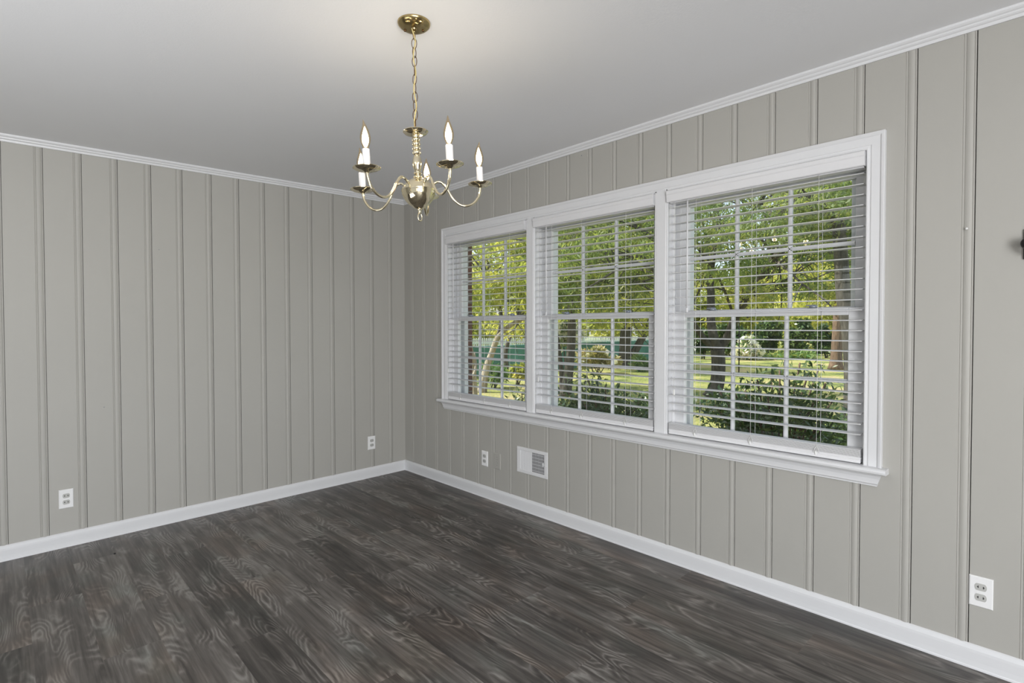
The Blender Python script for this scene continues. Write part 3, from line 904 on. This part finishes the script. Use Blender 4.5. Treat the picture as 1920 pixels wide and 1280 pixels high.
# ground
gm = MB(); gm.add([(-.2, -60, G), (110, -60, G), (110, 110, G), (-.2, 110, G)], [(0, 1, 2, 3)])
go = struct(gm.build('ground', M_lawn)); go['label'] = 'sunlit yellow-green lawn outside the windows'

# --- big forked tree seen in the near window
d0 = 13.8
t1 = empty('forked_tree', base(1335, d0), 'large grey-barked forked tree on the lawn, seen through the window nearest the camera', 'tree')
fork = put(1345, 655, d0)
trunk_part(t1, [base(1337, d0), put(1345, 715, d0), put(1347, 680, d0), fork], .175, .17, M_bark)
trunk_part(t1, [fork, put(1338, 632, d0), put(1333, 600, d0+.3), put(1333, 555, d0+.6), put(1331, 500, d0+.8), put(1325, 430, d0+1)], .13, .08, M_bark, False, 'limb')
trunk_part(t1, [fork, put(1364, 632, d0), put(1381, 590, d0-.3), put(1398, 562, d0-.8), put(1424, 520, d0-1.2), put(1450, 485, d0-1.6), put(1490, 445, d0-2), put(1530, 430, d0-2.2)], .12, .06, M_bark, False, 'limb')
trunk_part(t1, [fork, put(1326, 642, d0), put(1311, 622, d0-.2), put(1298, 600, d0-.5), put(1280, 560, d0-1)], .09, .05, M_bark, False, 'limb')
trunk_part(t1, [put(1376, 600, d0-.2), put(1368, 570, d0-.6), put(1352, 530, d0-1), put(1338, 500, d0-1.3)], .04, .02, M_bark, False, 'limb')
trunk_part(t1, [put(1398, 562, d0-.8), put(1408, 530, d0-1), put(1440, 470, d0-1), put(1455, 420, d0-1), put(1470, 360, d0-1)], .06, .03, M_bark, False, 'limb')
trunk_part(t1, [put(1330, 470, d0+.8), put(1370, 440, d0), put(1420, 385, d0-1), put(1440, 350, d0-1.5)], .07, .05, M_bark, False, 'limb')
twigs(t1, [(put(1398, 562, d0-.8), (-.2, -.5, .5)), (put(1450, 485, d0-1.6), (0, -1, .2)), (put(1338, 500, d0-1.3), (-.3, .3, .6)), (put(1455, 420, d0-1), (.2, -.8, .1)), (put(1330, 500, d0+.8), (-.3, .6, .3)), (put(1420, 385, d0-1), (0, -.8, 0)), (put(1470, 370, d0-1), (.3, -.6, .2))], 8, 2.6, .034, M_bark)
cs = []; rs = []
for _ in range(75):
    px = nr.uniform(1180, 1640); py = nr.uniform(300, 560) ; dd = nr.uniform(11, 15.5)
    if py > 480 and 1330 < px < 1400 and nr.rand() < .8: continue
    if py > 470 and nr.rand() < .55: continue
    cs.append(put(px, py, dd)); rs.append((.55, .55, .28))
leaves('foliage', cs, rs, 17000, .15, M_leafA, t1, .26, .5)

# --- close spreading tree left of it: its crown fills the middle window
d1 = 12.5
t2 = empty('spreading_tree', base(1062, 14.2), 'dark multi-stemmed tree at the left of the middle window view', 'tree')
trunk_part(t2, [base(1060, 14.2), put(1066, 700, 14.2), put(1070, 660, 14.2), put(1072, 610, 14.2), put(1070, 560, 14)], .13, .10, M_bark)
trunk_part(t2, [base(1054, 14.6), put(1052, 690, 14.6), put(1047, 650, 14.6), put(1042, 600, 14.6), put(1050, 520, 14.6)], .06, .05, M_bark, True, 'trunk')
trunk_part(t2, [put(1070, 580, 14), put(1095, 545, 13.5), put(1130, 525, 13), put(1150, 508, 12.5), put(1200, 480, 12)], .07, .03, M_bark, False, 'limb')
twigs(t2, [(put(1070, 560, 14), (-.2, .2, .8)), (put(1130, 525, 13), (.3, -.5, .4)), (put(1150, 508, 12.5), (.2, -.7, .2))], 6, 2.4, .025, M_bark)
cs = []; rs = []
for _ in range(46):
    cs.append(put(nr.uniform(1000, 1200), nr.uniform(380, 575), nr.uniform(11.5, 15.5))); rs.append((.7, .7, .38))
leaves('foliage', cs, rs, 17000, .15, M_leafA, t2, .26, .5, tint=(.1, .9))

# --- leaning limb crossing the top of the middle window
t3 = empty('overhanging_tree', base(1290, 9.0), 'nearer tree hidden behind the mullion, its dark limb crossing the middle window', 'tree')
trunk_part(t3, [base(1238, 9.0), put(1240, 640, 9), put(1242, 560, 9), put(1243, 500, 9), put(1240, 440, 9.1)], .10, .08, M_bark)
trunk_part(t3, [put(1241, 488, 9), put(1200, 481, 9), put(1150, 475, 9), put(1100, 469, 9), put(1050, 463, 9), put(1025, 466, 9), put(990, 452, 9), put(940, 446, 9)], .032, .010, M_bark, False, 'limb')
trunk_part(t3, [put(1242, 520, 9), put(1215, 500, 8.9), put(1185, 494, 8.8), put(1150, 510, 8.8), put(1110, 535, 8.8), put(1090, 541, 8.8)], .035, .008, M_bark, False, 'limb')
trunk_part(t3, [put(1242, 460, 9), put(1200, 430, 9), put(1165, 415, 9), put(1140, 418, 9)], .05, .01, M_bark, False, 'limb')
twigs(t3, [(put(1190, 480, 9), (-1, 1, 0)), (put(1150, 505, 8.8), (-1, 1, .1)), (put(1200, 430, 9), (-1, .8, .2)), (put(1242, 470, 9), (.6, -.6, .6))], 5, 1.3, .010, M_bark)
cs = []; rs = []
for _ in range(34):
    cs.append(put(nr.uniform(1015, 1420), nr.uniform(370, 520), nr.uniform(8.0, 10.0))); rs.append((.42, .42, .16))
leaves('foliage', cs, rs, 9500, .10, M_leafA, t3, .24, .6, tint=(0, .75))

# --- tree with fork at the right of the middle window
d4 = 24
t4 = empty('twin_trunk_tree', base(1172, d4), 'thick dark tree forking near the ground at the right of the middle window view', 'tree')
trunk_part(t4, [base(1170, d4), put(1172, 660, d4), put(1173, 630, d4), put(1176, 600, d4), put(1175, 560, d4)], .27, .24, M_bark)
trunk_part(t4, [put(1180, 672, d4), put(1192, 655, d4), put(1203, 635, d4), put(1215, 612, d4), put(1228, 580, d4)], .19, .13, M_bark, False, 'limb')
cs = []; rs = []
for _ in range(36):
    cs.append(put(nr.uniform(1060, 1250), nr.uniform(440, 600), nr.uniform(21, 27))); rs.append((1.2, 1.2, .7))
for px, py in ((1100, 600), (1150, 608), (1195, 606), (1170, 600), (1120, 590), (1215, 620), (1205, 612)):
    cs.append(put(px, py, 22)); rs.append((.5, .5, .25))
leaves('foliage', cs, rs, 12000, .24, M_leafB, t4, .45, .2)

# --- tree at the right with reddish trunk
d5 = 23
t5 = empty('red_barked_tree', base(1568, d5), 'tree with a straight reddish-brown trunk at the right of the near window view', 'tree')
trunk_part(t5, [base(1568, d5), put(1569, 650, d5), put(1571, 610, d5), put(1573, 560, d5), put(1574, 500, d5)], .21, .19, M_barkred)
leaves('foliage', [put(nr.uniform(1490, 1650), nr.uniform(340, 570), nr.uniform(20, 27)) for _ in range(30)], [(1.0, 1.0, .6)]*30, 7000, .22, M_leafB, t5, .45, .2)
t6 = empty('dark_trunk_tree', base(1583, 9.2), 'nearer dark tree trunk behind the right edge of the near window', 'tree')
trunk_part(t6, [base(1600, 9.2), put(1598, 700, 9.2), put(1592, 620, 9.2), put(1582, 560, 9.2), put(1578, 500, 9.2), put(1575, 455, 9.2), put(1572, 400, 9.2)], .125, .10, M_bark)
trunk_part(t6, [put(1574, 440, 9.2), put(1545, 385, 9), put(1510, 366, 8.8), put(1480, 358, 8.6)], .04, .015, M_bark, False, 'limb')
twigs(t6, [(put(1545, 385, 9), (-.6, .5, .1)), (put(1510, 366, 8.8), (-.6, .5, 0)), (put(1572, 420, 9.2), (-.6, .3, .5))], 6, 1.3, .012, M_bark)
leaves('foliage', [put(nr.uniform(1480, 1640), nr.uniform(330, 450), nr.uniform(8, 10)) for _ in range(22)], [(.45, .45, .2)]*22, 5500, .11, M_leafA, t6, .3, .5, tint=(0, .8))

# --- pale leaning trunk in the corner window
t7 = empty('leaning_tree', base(905, 15), 'pale mottled tree leaning to the right in the corner window view', 'tree')
trunk_part(t7, [base(903, 15), put(912, 690, 15), put(921, 665, 15), put(928, 645, 15), put(936, 628, 15), put(950, 615, 15), put(970, 602, 15), put(1000, 590, 15)], .10, .05, M_barkpale)
trunk_part(t7, [put(930, 640, 15), put(940, 600, 15), put(932, 560, 15), put(922, 532, 15), put(905, 500, 15)], .05, .06, M_bark, False, 'limb')
trunk_part(t7, [put(935, 560, 15), put(910, 545, 15), put(890, 530, 15)], .03, .02, M_bark, False, 'limb')
twigs(t7, [(put(970, 602, 15), (.3, 0, .4)), (put(925, 540, 15), (0, .2, .7)), (put(932, 560, 15), (.5, -.3, .5))], 9, 2.6, .03, M_bark)
cs = [put(nr.uniform(850, 1010), nr.uniform(445, 570), nr.uniform(12, 17)) for _ in range(44)]
leaves('foliage', cs, [(.5, .5, .28)]*44, 8500, .15, M_leafB, t7, .36, .4, tint=(0, .8))
t8 = empty('mottled_crape_tree', base(884, 10), 'slender pale spotted trunk at the far left of the corner window view', 'tree')
trunk_part(t8, [base(893, 10.2), put(889, 700, 10.1), put(886, 670, 10), put(881, 645, 10), put(874, 620, 10)], .045, .035, M_barkpale)
trunk_part(t8, [base(881, 10), put(884, 720, 10), put(892, 690, 10), put(889, 660, 10.1)], .035, .02, M_barkpale)
t9 = empty('small_dark_tree', base(949, 19), 'short dark trunk by the teal fence in the corner window view', 'tree')
trunk_part(t9, [base(950, 19), put(949, 690, 19), put(947, 665, 19), put(953, 640, 19), put(960, 625, 19)], .13, .05, M_bark)
leaves('foliage', [put(nr.uniform(920, 985), nr.uniform(590, 628), nr.uniform(17, 20)) for _ in range(12)], [(.45, .45, .22)]*12, 900, .14, M_leafB, t9, .4)


# --- background trees
def bg_tree(px, dd, top_py, w, label, mt, n, size=.34, dark=(0, 1), low=640):
    r = empty('background_tree', base(px, dd), label, 'tree', 'background trees behind the garden')
    mb = MB(); tr = base(px, dd); mb.tube([tr, put(px+2, 600, dd), put(px-2, 520, dd)], [.3, .25, .15], 8); under(mb.build('trunk', M_bark), r)
    cs = []; rs = []
    nc = 26
    for _ in range(nc):
        f = nr.rand(); py = top_py + (low-top_py)*f
        ww = w*(.5+.5*math.sin(PI*min(1, .2+.8*f)))
        cs.append(put(px+nr.uniform(-ww, ww), py, dd+nr.uniform(-2, 2))); rs.append((1.6, 1.6, 1.1))
    leaves('foliage', cs, rs, int(n*1.15), size, mt, r, .5, .2, tint=dark)
    return r


BG = [(880, 37, 565, 36, M_leafB, 3600, 'yellow-green tree behind the fence at the left of the corner window view'),
      (985, 41, 560, 34, M_leafB, 3800, 'yellow-green tree behind the fence at the right of the corner window view'),
      (1060, 38, 440, 42, M_leafA, 6500, 'green tree far behind the fence at the left of the middle window view'),
      (1150, 47, 430, 45, M_leafB, 6500, 'bright tree far behind the picket fence in the middle window view'),
      (1235, 38, 440, 42, M_leafA, 5000, 'green tree in the distance between the middle and near windows'),
      (1310, 47, 530, 42, M_leafB, 5500, 'bright yellow-green tree behind the big forked trunk'),
      (1395, 39, 525, 42, M_leafB, 6000, 'bright tree behind the shade bushes, left of centre in the near window view'),
      (1480, 47, 500, 42, M_leafB, 7000, 'brightest yellow-green tree right of centre in the near window view'),
      (1560, 40, 500, 42, M_leafB, 7000, 'yellow-green tree behind the reddish trunk at far right'),
      (1655, 47, 480, 60, M_leafB, 5000, 'yellow-green tree just past the right edge of the near window view'),
      (1760, 40, 470, 60, M_leafA, 5000, 'green tree well past the right edge of the near window view')]
for px, dd, tp, w, mt, n, lab in BG: bg_tree(px, dd, tp, w, lab, mt, n)


# --- bushes
def bush(name, label, px, py_top, py_bot, wpx, dd, mt, n, size, group=None, tint=(0, 1), aspect=.5, blossoms=0):
    r = empty(name, base(px, dd), label, 'bush', group)
    mb = MB()
    for _ in range(7):
        p0 = base(px+nr.uniform(-wpx*.12, wpx*.12), dd); p1 = put(px+nr.uniform(-wpx*.45, wpx*.45), (py_top+py_bot)/2, dd); mb.tube([p0, (p0+p1)/2+Vector((0, 0, .05)), p1], [.02, .014, .007], 5)
    under(mb.build('stems', M_bark), r)
    cs = []; rs = []
    mpp = dd/FPX
    for _ in range(14):
        f = nr.rand(); cs.append(put(px+nr.uniform(-.5, .5)*wpx*(1-.35*(1-f)), py_top+(py_bot-py_top)*f, dd+nr.uniform(-.4, .4)*wpx*mpp)); q = wpx*mpp*.17; rs.append((q, q, min(q, (py_bot-py_top)*mpp*.3)))
    leaves('foliage', cs, rs, n, size, mt, r, aspect, .1, tint=tint)
    if blossoms: leaves('blossom', cs, [tuple(np.array(q)*1.1) for q in rs], blossoms, size*1.2, M_blossom, r, .9, 0)
    return r


bush('white_flowering_bush', 'bush with white blossoms beside the dark stems in the middle window view', 1063, 610, 645, 50, 15.5, M_leafD, 1300, .12, blossoms=700)
bush('golden_bush', 'golden yellow bush in front of the teal fence, middle window view', 1118, 650, 682, 75, 21, M_autumn, 2500, .16, blossoms=120)
bush('iris_clump', 'green leafy clump right of the twin trunk, middle window view', 1200, 668, 690, 34, 22, M_leafD, 900, .22, aspect=.12)
bush('fence_bush', 'bright green low plant in front of the teal fence, corner window view', 970, 688, 705, 30, 17, M_leafB, 900, .16)
bush('grassy_clump', 'grassy plants at the foot of the leaning tree, corner window view', 925, 690, 712, 46, 16, M_leafD, 1400, .20, aspect=.12)
bush('azalea_bush', 'pale flowering bush at the back of the lawn behind the thin black pole', 1402, 634, 664, 46, 30, M_leafD, 1500, .2, blossoms=1300)
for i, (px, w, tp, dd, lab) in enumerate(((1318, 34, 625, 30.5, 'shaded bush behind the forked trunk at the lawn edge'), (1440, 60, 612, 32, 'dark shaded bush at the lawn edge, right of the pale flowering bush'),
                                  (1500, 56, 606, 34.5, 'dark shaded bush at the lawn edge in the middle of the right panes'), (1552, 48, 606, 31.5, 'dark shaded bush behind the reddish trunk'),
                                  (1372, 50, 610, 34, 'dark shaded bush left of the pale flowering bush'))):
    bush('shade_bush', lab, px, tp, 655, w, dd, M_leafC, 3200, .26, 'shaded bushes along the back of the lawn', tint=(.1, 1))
bush('hosta_row', 'low pale green plants along the back edge of the lawn', 1470, 660, 669, 110, 31, M_leafD, 1500, .28, aspect=.25)


# nandina shrubs just outside the windows
def nandina(label, px, dd, w, tops, n, size):
    r = empty('nandina_shrub', base(px, dd), label, 'shrub', 'nandina shrubs outside the windows')
    mb = MB(); cs = []; rs = []; root0 = base(px, dd)
    for (tx, ty, dz) in tops:
        p1 = put(tx, ty, dd+dz); mid = root0.lerp(p1, .55)+Vector((0, 0, .18)); mb.tube(bezier([root0+Vector((nr.uniform(-.1, .1), nr.uniform(-.1, .1), 0)), mid, p1], 5), .007, 6)
        cs += [p1, p1.lerp(mid, .25), p1.lerp(mid, .5)]; rs += [(.15, .15, .035), (.20, .20, .05), (.22, .22, .07)]
    under(mb.build('canes', M_barkred), r)
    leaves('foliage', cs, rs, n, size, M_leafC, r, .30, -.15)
    return r


nandina('nandina shrub with dark pointed leaves outside the near window', 1463, 4.5, 240,
        [(1350, 735, .2), (1370, 722, 0), (1395, 728, .3), (1420, 712, 0), (1445, 700, .2), (1462, 690, 0), (1480, 712, -.2), (1500, 680, .1), (1515, 700, 0), (1535, 690, .2), (1548, 718, 0), (1565, 745, -.1),
         (1380, 765, 0), (1410, 750, -.2), (1440, 745, -.2), (1475, 755, -.3), (1505, 760, -.2), (1530, 745, -.2), (1550, 775, -.3), (1360, 790, .2), (1395, 790, 0), (1340, 760, .3), (1545, 800, -.2), (1425, 785, 0)], 1500, .075)
nandina('nandina shrub with dark pointed leaves outside the middle window', 1140, 5.6, 200,
        [(1085, 712, 0), (1100, 703, .1), (1120, 712, 0), (1135, 722, -.1), (1150, 738, 0), (1065, 735, .1), (1170, 745, .2), (1190, 752, .1), (1205, 742, 0), (1090, 745, -.2), (1115, 750, -.2), (1140, 762, -.2), (1050, 755, .2), (1180, 770, 0), (1075, 772, 0), (1110, 780, 0), (1205, 775, 0)], 1150, .078)
nandina('small nandina shrub at the bottom right of the corner window view', 985, 6.5, 40, [(978, 735, 0), (985, 742, .1), (972, 748, 0), (990, 728, 0)], 260, .06)
cs = []; rs = []
for _ in range(34):
    px = nr.uniform(1285, 1620); dd = nr.uniform(4.8, 5.8); py = nr.uniform(772, 850) - (30 if nr.rand() < .3 else 0)
    cs.append(put(px, py, dd)); rs.append((.24, .24, .13))
r = empty('low_hedge', base(1450, 5.3), 'low dark hedge below the nandina, seen in the near window', 'hedge')
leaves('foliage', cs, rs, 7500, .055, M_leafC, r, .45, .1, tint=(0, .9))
twigs(r, [(base(px, 5.3), (0, 0, 1)) for px in (1320, 1380, 1440, 1500, 1560)], 3, .7, .012, M_barkred, 'stems')
cs = []; rs = []
for _ in range(24):
    px = nr.uniform(1020, 1250); dd = nr.uniform(5.8, 6.6); py = nr.uniform(752, 800)
    cs.append(put(px, py, dd)); rs.append((.24, .24, .11))
r = empty('low_hedge', base(1130, 6.2), 'low dark hedge below the nandina, seen in the middle window', 'hedge')
leaves('foliage', cs, rs, 4500, .06, M_leafC, r, .45, .1, tint=(0, .9))
twigs(r, [(base(px, 6.2), (0, 0, 1)) for px in (1060, 1120, 1180)], 3, .6, .012, M_barkred, 'stems')

# --- thin black garden pole
gp = MB(); d6 = 21; gp.tube([base(1386, d6), put(1386, 640, d6), put(1385, 560, d6)], .022, 8)
o = gp.build('garden_pole', M_black); offs(o, base(1386, d6)); tag(o, 'thin black pole standing on the lawn right of the forked tree', 'pole')


# --- fences
def fence_line(pa, pb):
    return pa, (pb-pa)


pa, pb = base(830, 18.6), base(1238, 29.5)
tf = empty('teal_fence', pa, 'low teal green fence across the back of the garden', 'fence')
dv = (pb-pa); Lf = dv.length; dn = dv.normalized(); pn = Vector((-dn.y, dn.x, 0))
mb = MB(); NN = 60
top_r = []; bot_r = []
mb.sweep([[pa+dn*(Lf*i/NN)+pn*(.03*math.sin(i*1.9))+Vector((0, 0, z)) for z in (.0, .55, 1.08+.01*math.sin(i*.8))] for i in range(NN+1)])
sc_ = under(mb.build('fence_mesh', M_teal), tf)
for i in range(13):
    q = MB(); p0 = pa+dn*(Lf*i/12)+pn*.05; q.tube([p0, p0+Vector((0, 0, 1.13))], .03, 8); under(q.build('fence_post', M_teal), tf)
q = MB(); q.tube([pa+pn*.05+Vector((0, 0, 1.09)), pb+pn*.05+Vector((0, 0, 1.09))], .022, 8); under(q.build('top_rail', M_teal), tf)
pa2, pb2 = base(800, 27), base(1260, 35.5)
pf = empty('picket_fence', pa2, 'white picket fence behind the teal fence', 'fence')
dv = (pb2-pa2); Lf = dv.length; dn = dv.normalized(); pn = Vector((-dn.y, dn.x, 0))
mb = MB(); npk = int(Lf/.125); hp = 1.25
for i in range(npk):
    p0 = pa2+dn*(i*.125); w = dn*.035; th = pn*.010
    vs = []
    for s_ in (-1, 1):
        vs += [p0-w+th*s_, p0+w+th*s_, p0+w+th*s_+Vector((0, 0, hp-.05)), p0+th*s_+Vector((0, 0, hp)), p0-w+th*s_+Vector((0, 0, hp-.05))]
    mb.add(vs, [(0, 1, 2, 3, 4), (9, 8, 7, 6, 5), (0, 5, 6, 1), (1, 6, 7, 2), (2, 7, 8, 3), (3, 8, 9, 4), (4, 9, 5, 0)])
under(mb.build('pickets', M_picket), pf)
for z in (.3, .98):
    q = MB(); a_, b_ = pa2+pn*.03+Vector((0, 0, z)), pb2+pn*.03+Vector((0, 0, z))
    q.sweep([[a_+pn*.02*sx+Vector((0, 0, .045*sz)) for sx, sz in ((-1, -1), (1, -1), (1, 1), (-1, 1))], [b_+pn*.02*sx+Vector((0, 0, .045*sz)) for sx, sz in ((-1, -1), (1, -1), (1, 1), (-1, 1))]], closed=True, caps=True)
    under(q.build('fence_rail', M_picket), pf)
i = 0.0
while i < Lf:
    p0 = pa2+dn*i; q = MB(); q.box(p0.x-.06, p0.x+.06, p0.y-.06, p0.y+.06, G, G+1.36); under(q.build('fence_post', M_picket), pf); i += 2.4
# --- neighbour's house
h0 = base(870, 46)
nh = empty('neighbour_house', h0, 'brown house with a white eave far behind the picket fence', 'house')
vx = Vector((CR[0], CR[1], 0)).normalized(); vy = Vector((CF[0], CF[1], 0)).normalized()


def obox(c, hw, hd, z0, z1):
    return [c+vx*a*hw+vy*b*hd+Vector((0, 0, z)) for z in (z0, z1) for a, b in ((-1, -1), (1, -1), (1, 1), (-1, 1))], [(0, 3, 2, 1), (4, 5, 6, 7), (0, 1, 5, 4), (1, 2, 6, 5), (2, 3, 7, 6), (3, 0, 4, 7)]


q = MB(); q.add(*obox(h0, 2.6, 3, 0, 1.55)); under(q.build('walls', simple('house_brown', (.17, .10, .06, 1), .8)), nh)
q = MB(); q.add(*obox(h0, 2.9, 3.3, 1.55, 1.75)); under(q.build('eave', M_extwood), nh)
q = MB(); q.add([h0+vx*a+vy*b+Vector((0, 0, z)) for a, b, z in ((-3, -3.4, 1.75), (3, -3.4, 1.75), (3, 3.4, 1.75), (-3, 3.4, 1.75), (-2.8, 0, 2.9), (2.8, 0, 2.9))], [(0, 1, 5, 4), (2, 3, 4, 5), (0, 4, 3), (1, 2, 5), (0, 3, 2, 1)])
under(q.build('house_roof', M_roof), nh)
q = MB(); q.add(*obox(h0-vy*3.02+vx*1.2, .5, .03, .5, 1.3)); under(q.build('house_window', M_duct), nh)

# ------------------------------------------------------------------ light
w = bpy.data.worlds.new('world'); bpy.context.scene.world = w; w.use_nodes = True
nt = w.node_tree; nt.nodes.clear()
sky = nt.nodes.new('ShaderNodeTexSky'); sky.sky_type = 'NISHITA'; sky.sun_disc = False
sky.sun_elevation = math.radians(48); sky.sun_rotation = math.radians(-30); sky.air_density = 1.0; sky.dust_density = 2.5; sky.ozone_density = 1.0
bg = nt.nodes.new('ShaderNodeBackground'); bg.inputs[1].default_value = .36; ow = nt.nodes.new('ShaderNodeOutputWorld')
nt.links.new(mixc(nt, .55, sky.outputs[0], (2.3, 2.35, 2.4, 1)), bg.inputs[0]); nt.links.new(bg.outputs[0], ow.inputs[0])
sd = bpy.data.lights.new('sun', 'SUN'); sd.energy = 6.2; sd.angle = math.radians(1.0); sd.color = (1, .96, .88)
so = bpy.data.objects.new('sun', sd); C.objects.link(so)
so.rotation_euler = Vector((-.46, .56, .74)).normalized().to_track_quat('Z', 'Y').to_euler()


def area(name, loc, rot, sx, sy, e, col, spread=None):
    a = bpy.data.lights.new(name, 'AREA'); a.shape = 'RECTANGLE'; a.size = sx; a.size_y = sy; a.energy = e; a.color = col
    if spread: a.spread = math.radians(spread)
    o_ = bpy.data.objects.new(name, a); C.objects.link(o_); o_.location = loc; o_.rotation_euler = rot; return o_


# added fill lights set in the invented openings behind the camera
area('rear_fill_light', ((DW['x0']+DW['x1'])/2, YR-.06, 1.15), (-PI/2, 0, PI), 2.7, 1.9, 205, (.985, .99, 1))
area('far_fill_light', (XL-.06, (FW['y0']+FW['y1'])/2, 1.1), (0, -PI/2, 0), 1.9, 3.5, 3, (1, .985, .96))
# unseen upward fill, added left of the view to brighten the ceiling
area('ceiling_fill_light', (-3.38, -2.5, .5), (PI, 0, 0), 1.2, 1.2, 14, (.97, .98, 1), 150)
sc = bpy.context.scene
sc.view_settings.view_transform = 'Standard'; sc.view_settings.look = 'None'; sc.view_settings.gamma = 1; sc.view_settings.exposure = .06
sc.view_settings.use_curve_mapping = False
sc.cycles.use_denoising = True
sc.cycles.max_bounces = 10; sc.cycles.diffuse_bounces = 5; sc.cycles.transparent_max_bounces = 24; sc.cycles.glossy_bounces = 5
sc.cycles.sample_clamp_indirect = 8; sc.cycles.caustics_reflective = False; sc.cycles.caustics_refractive = False
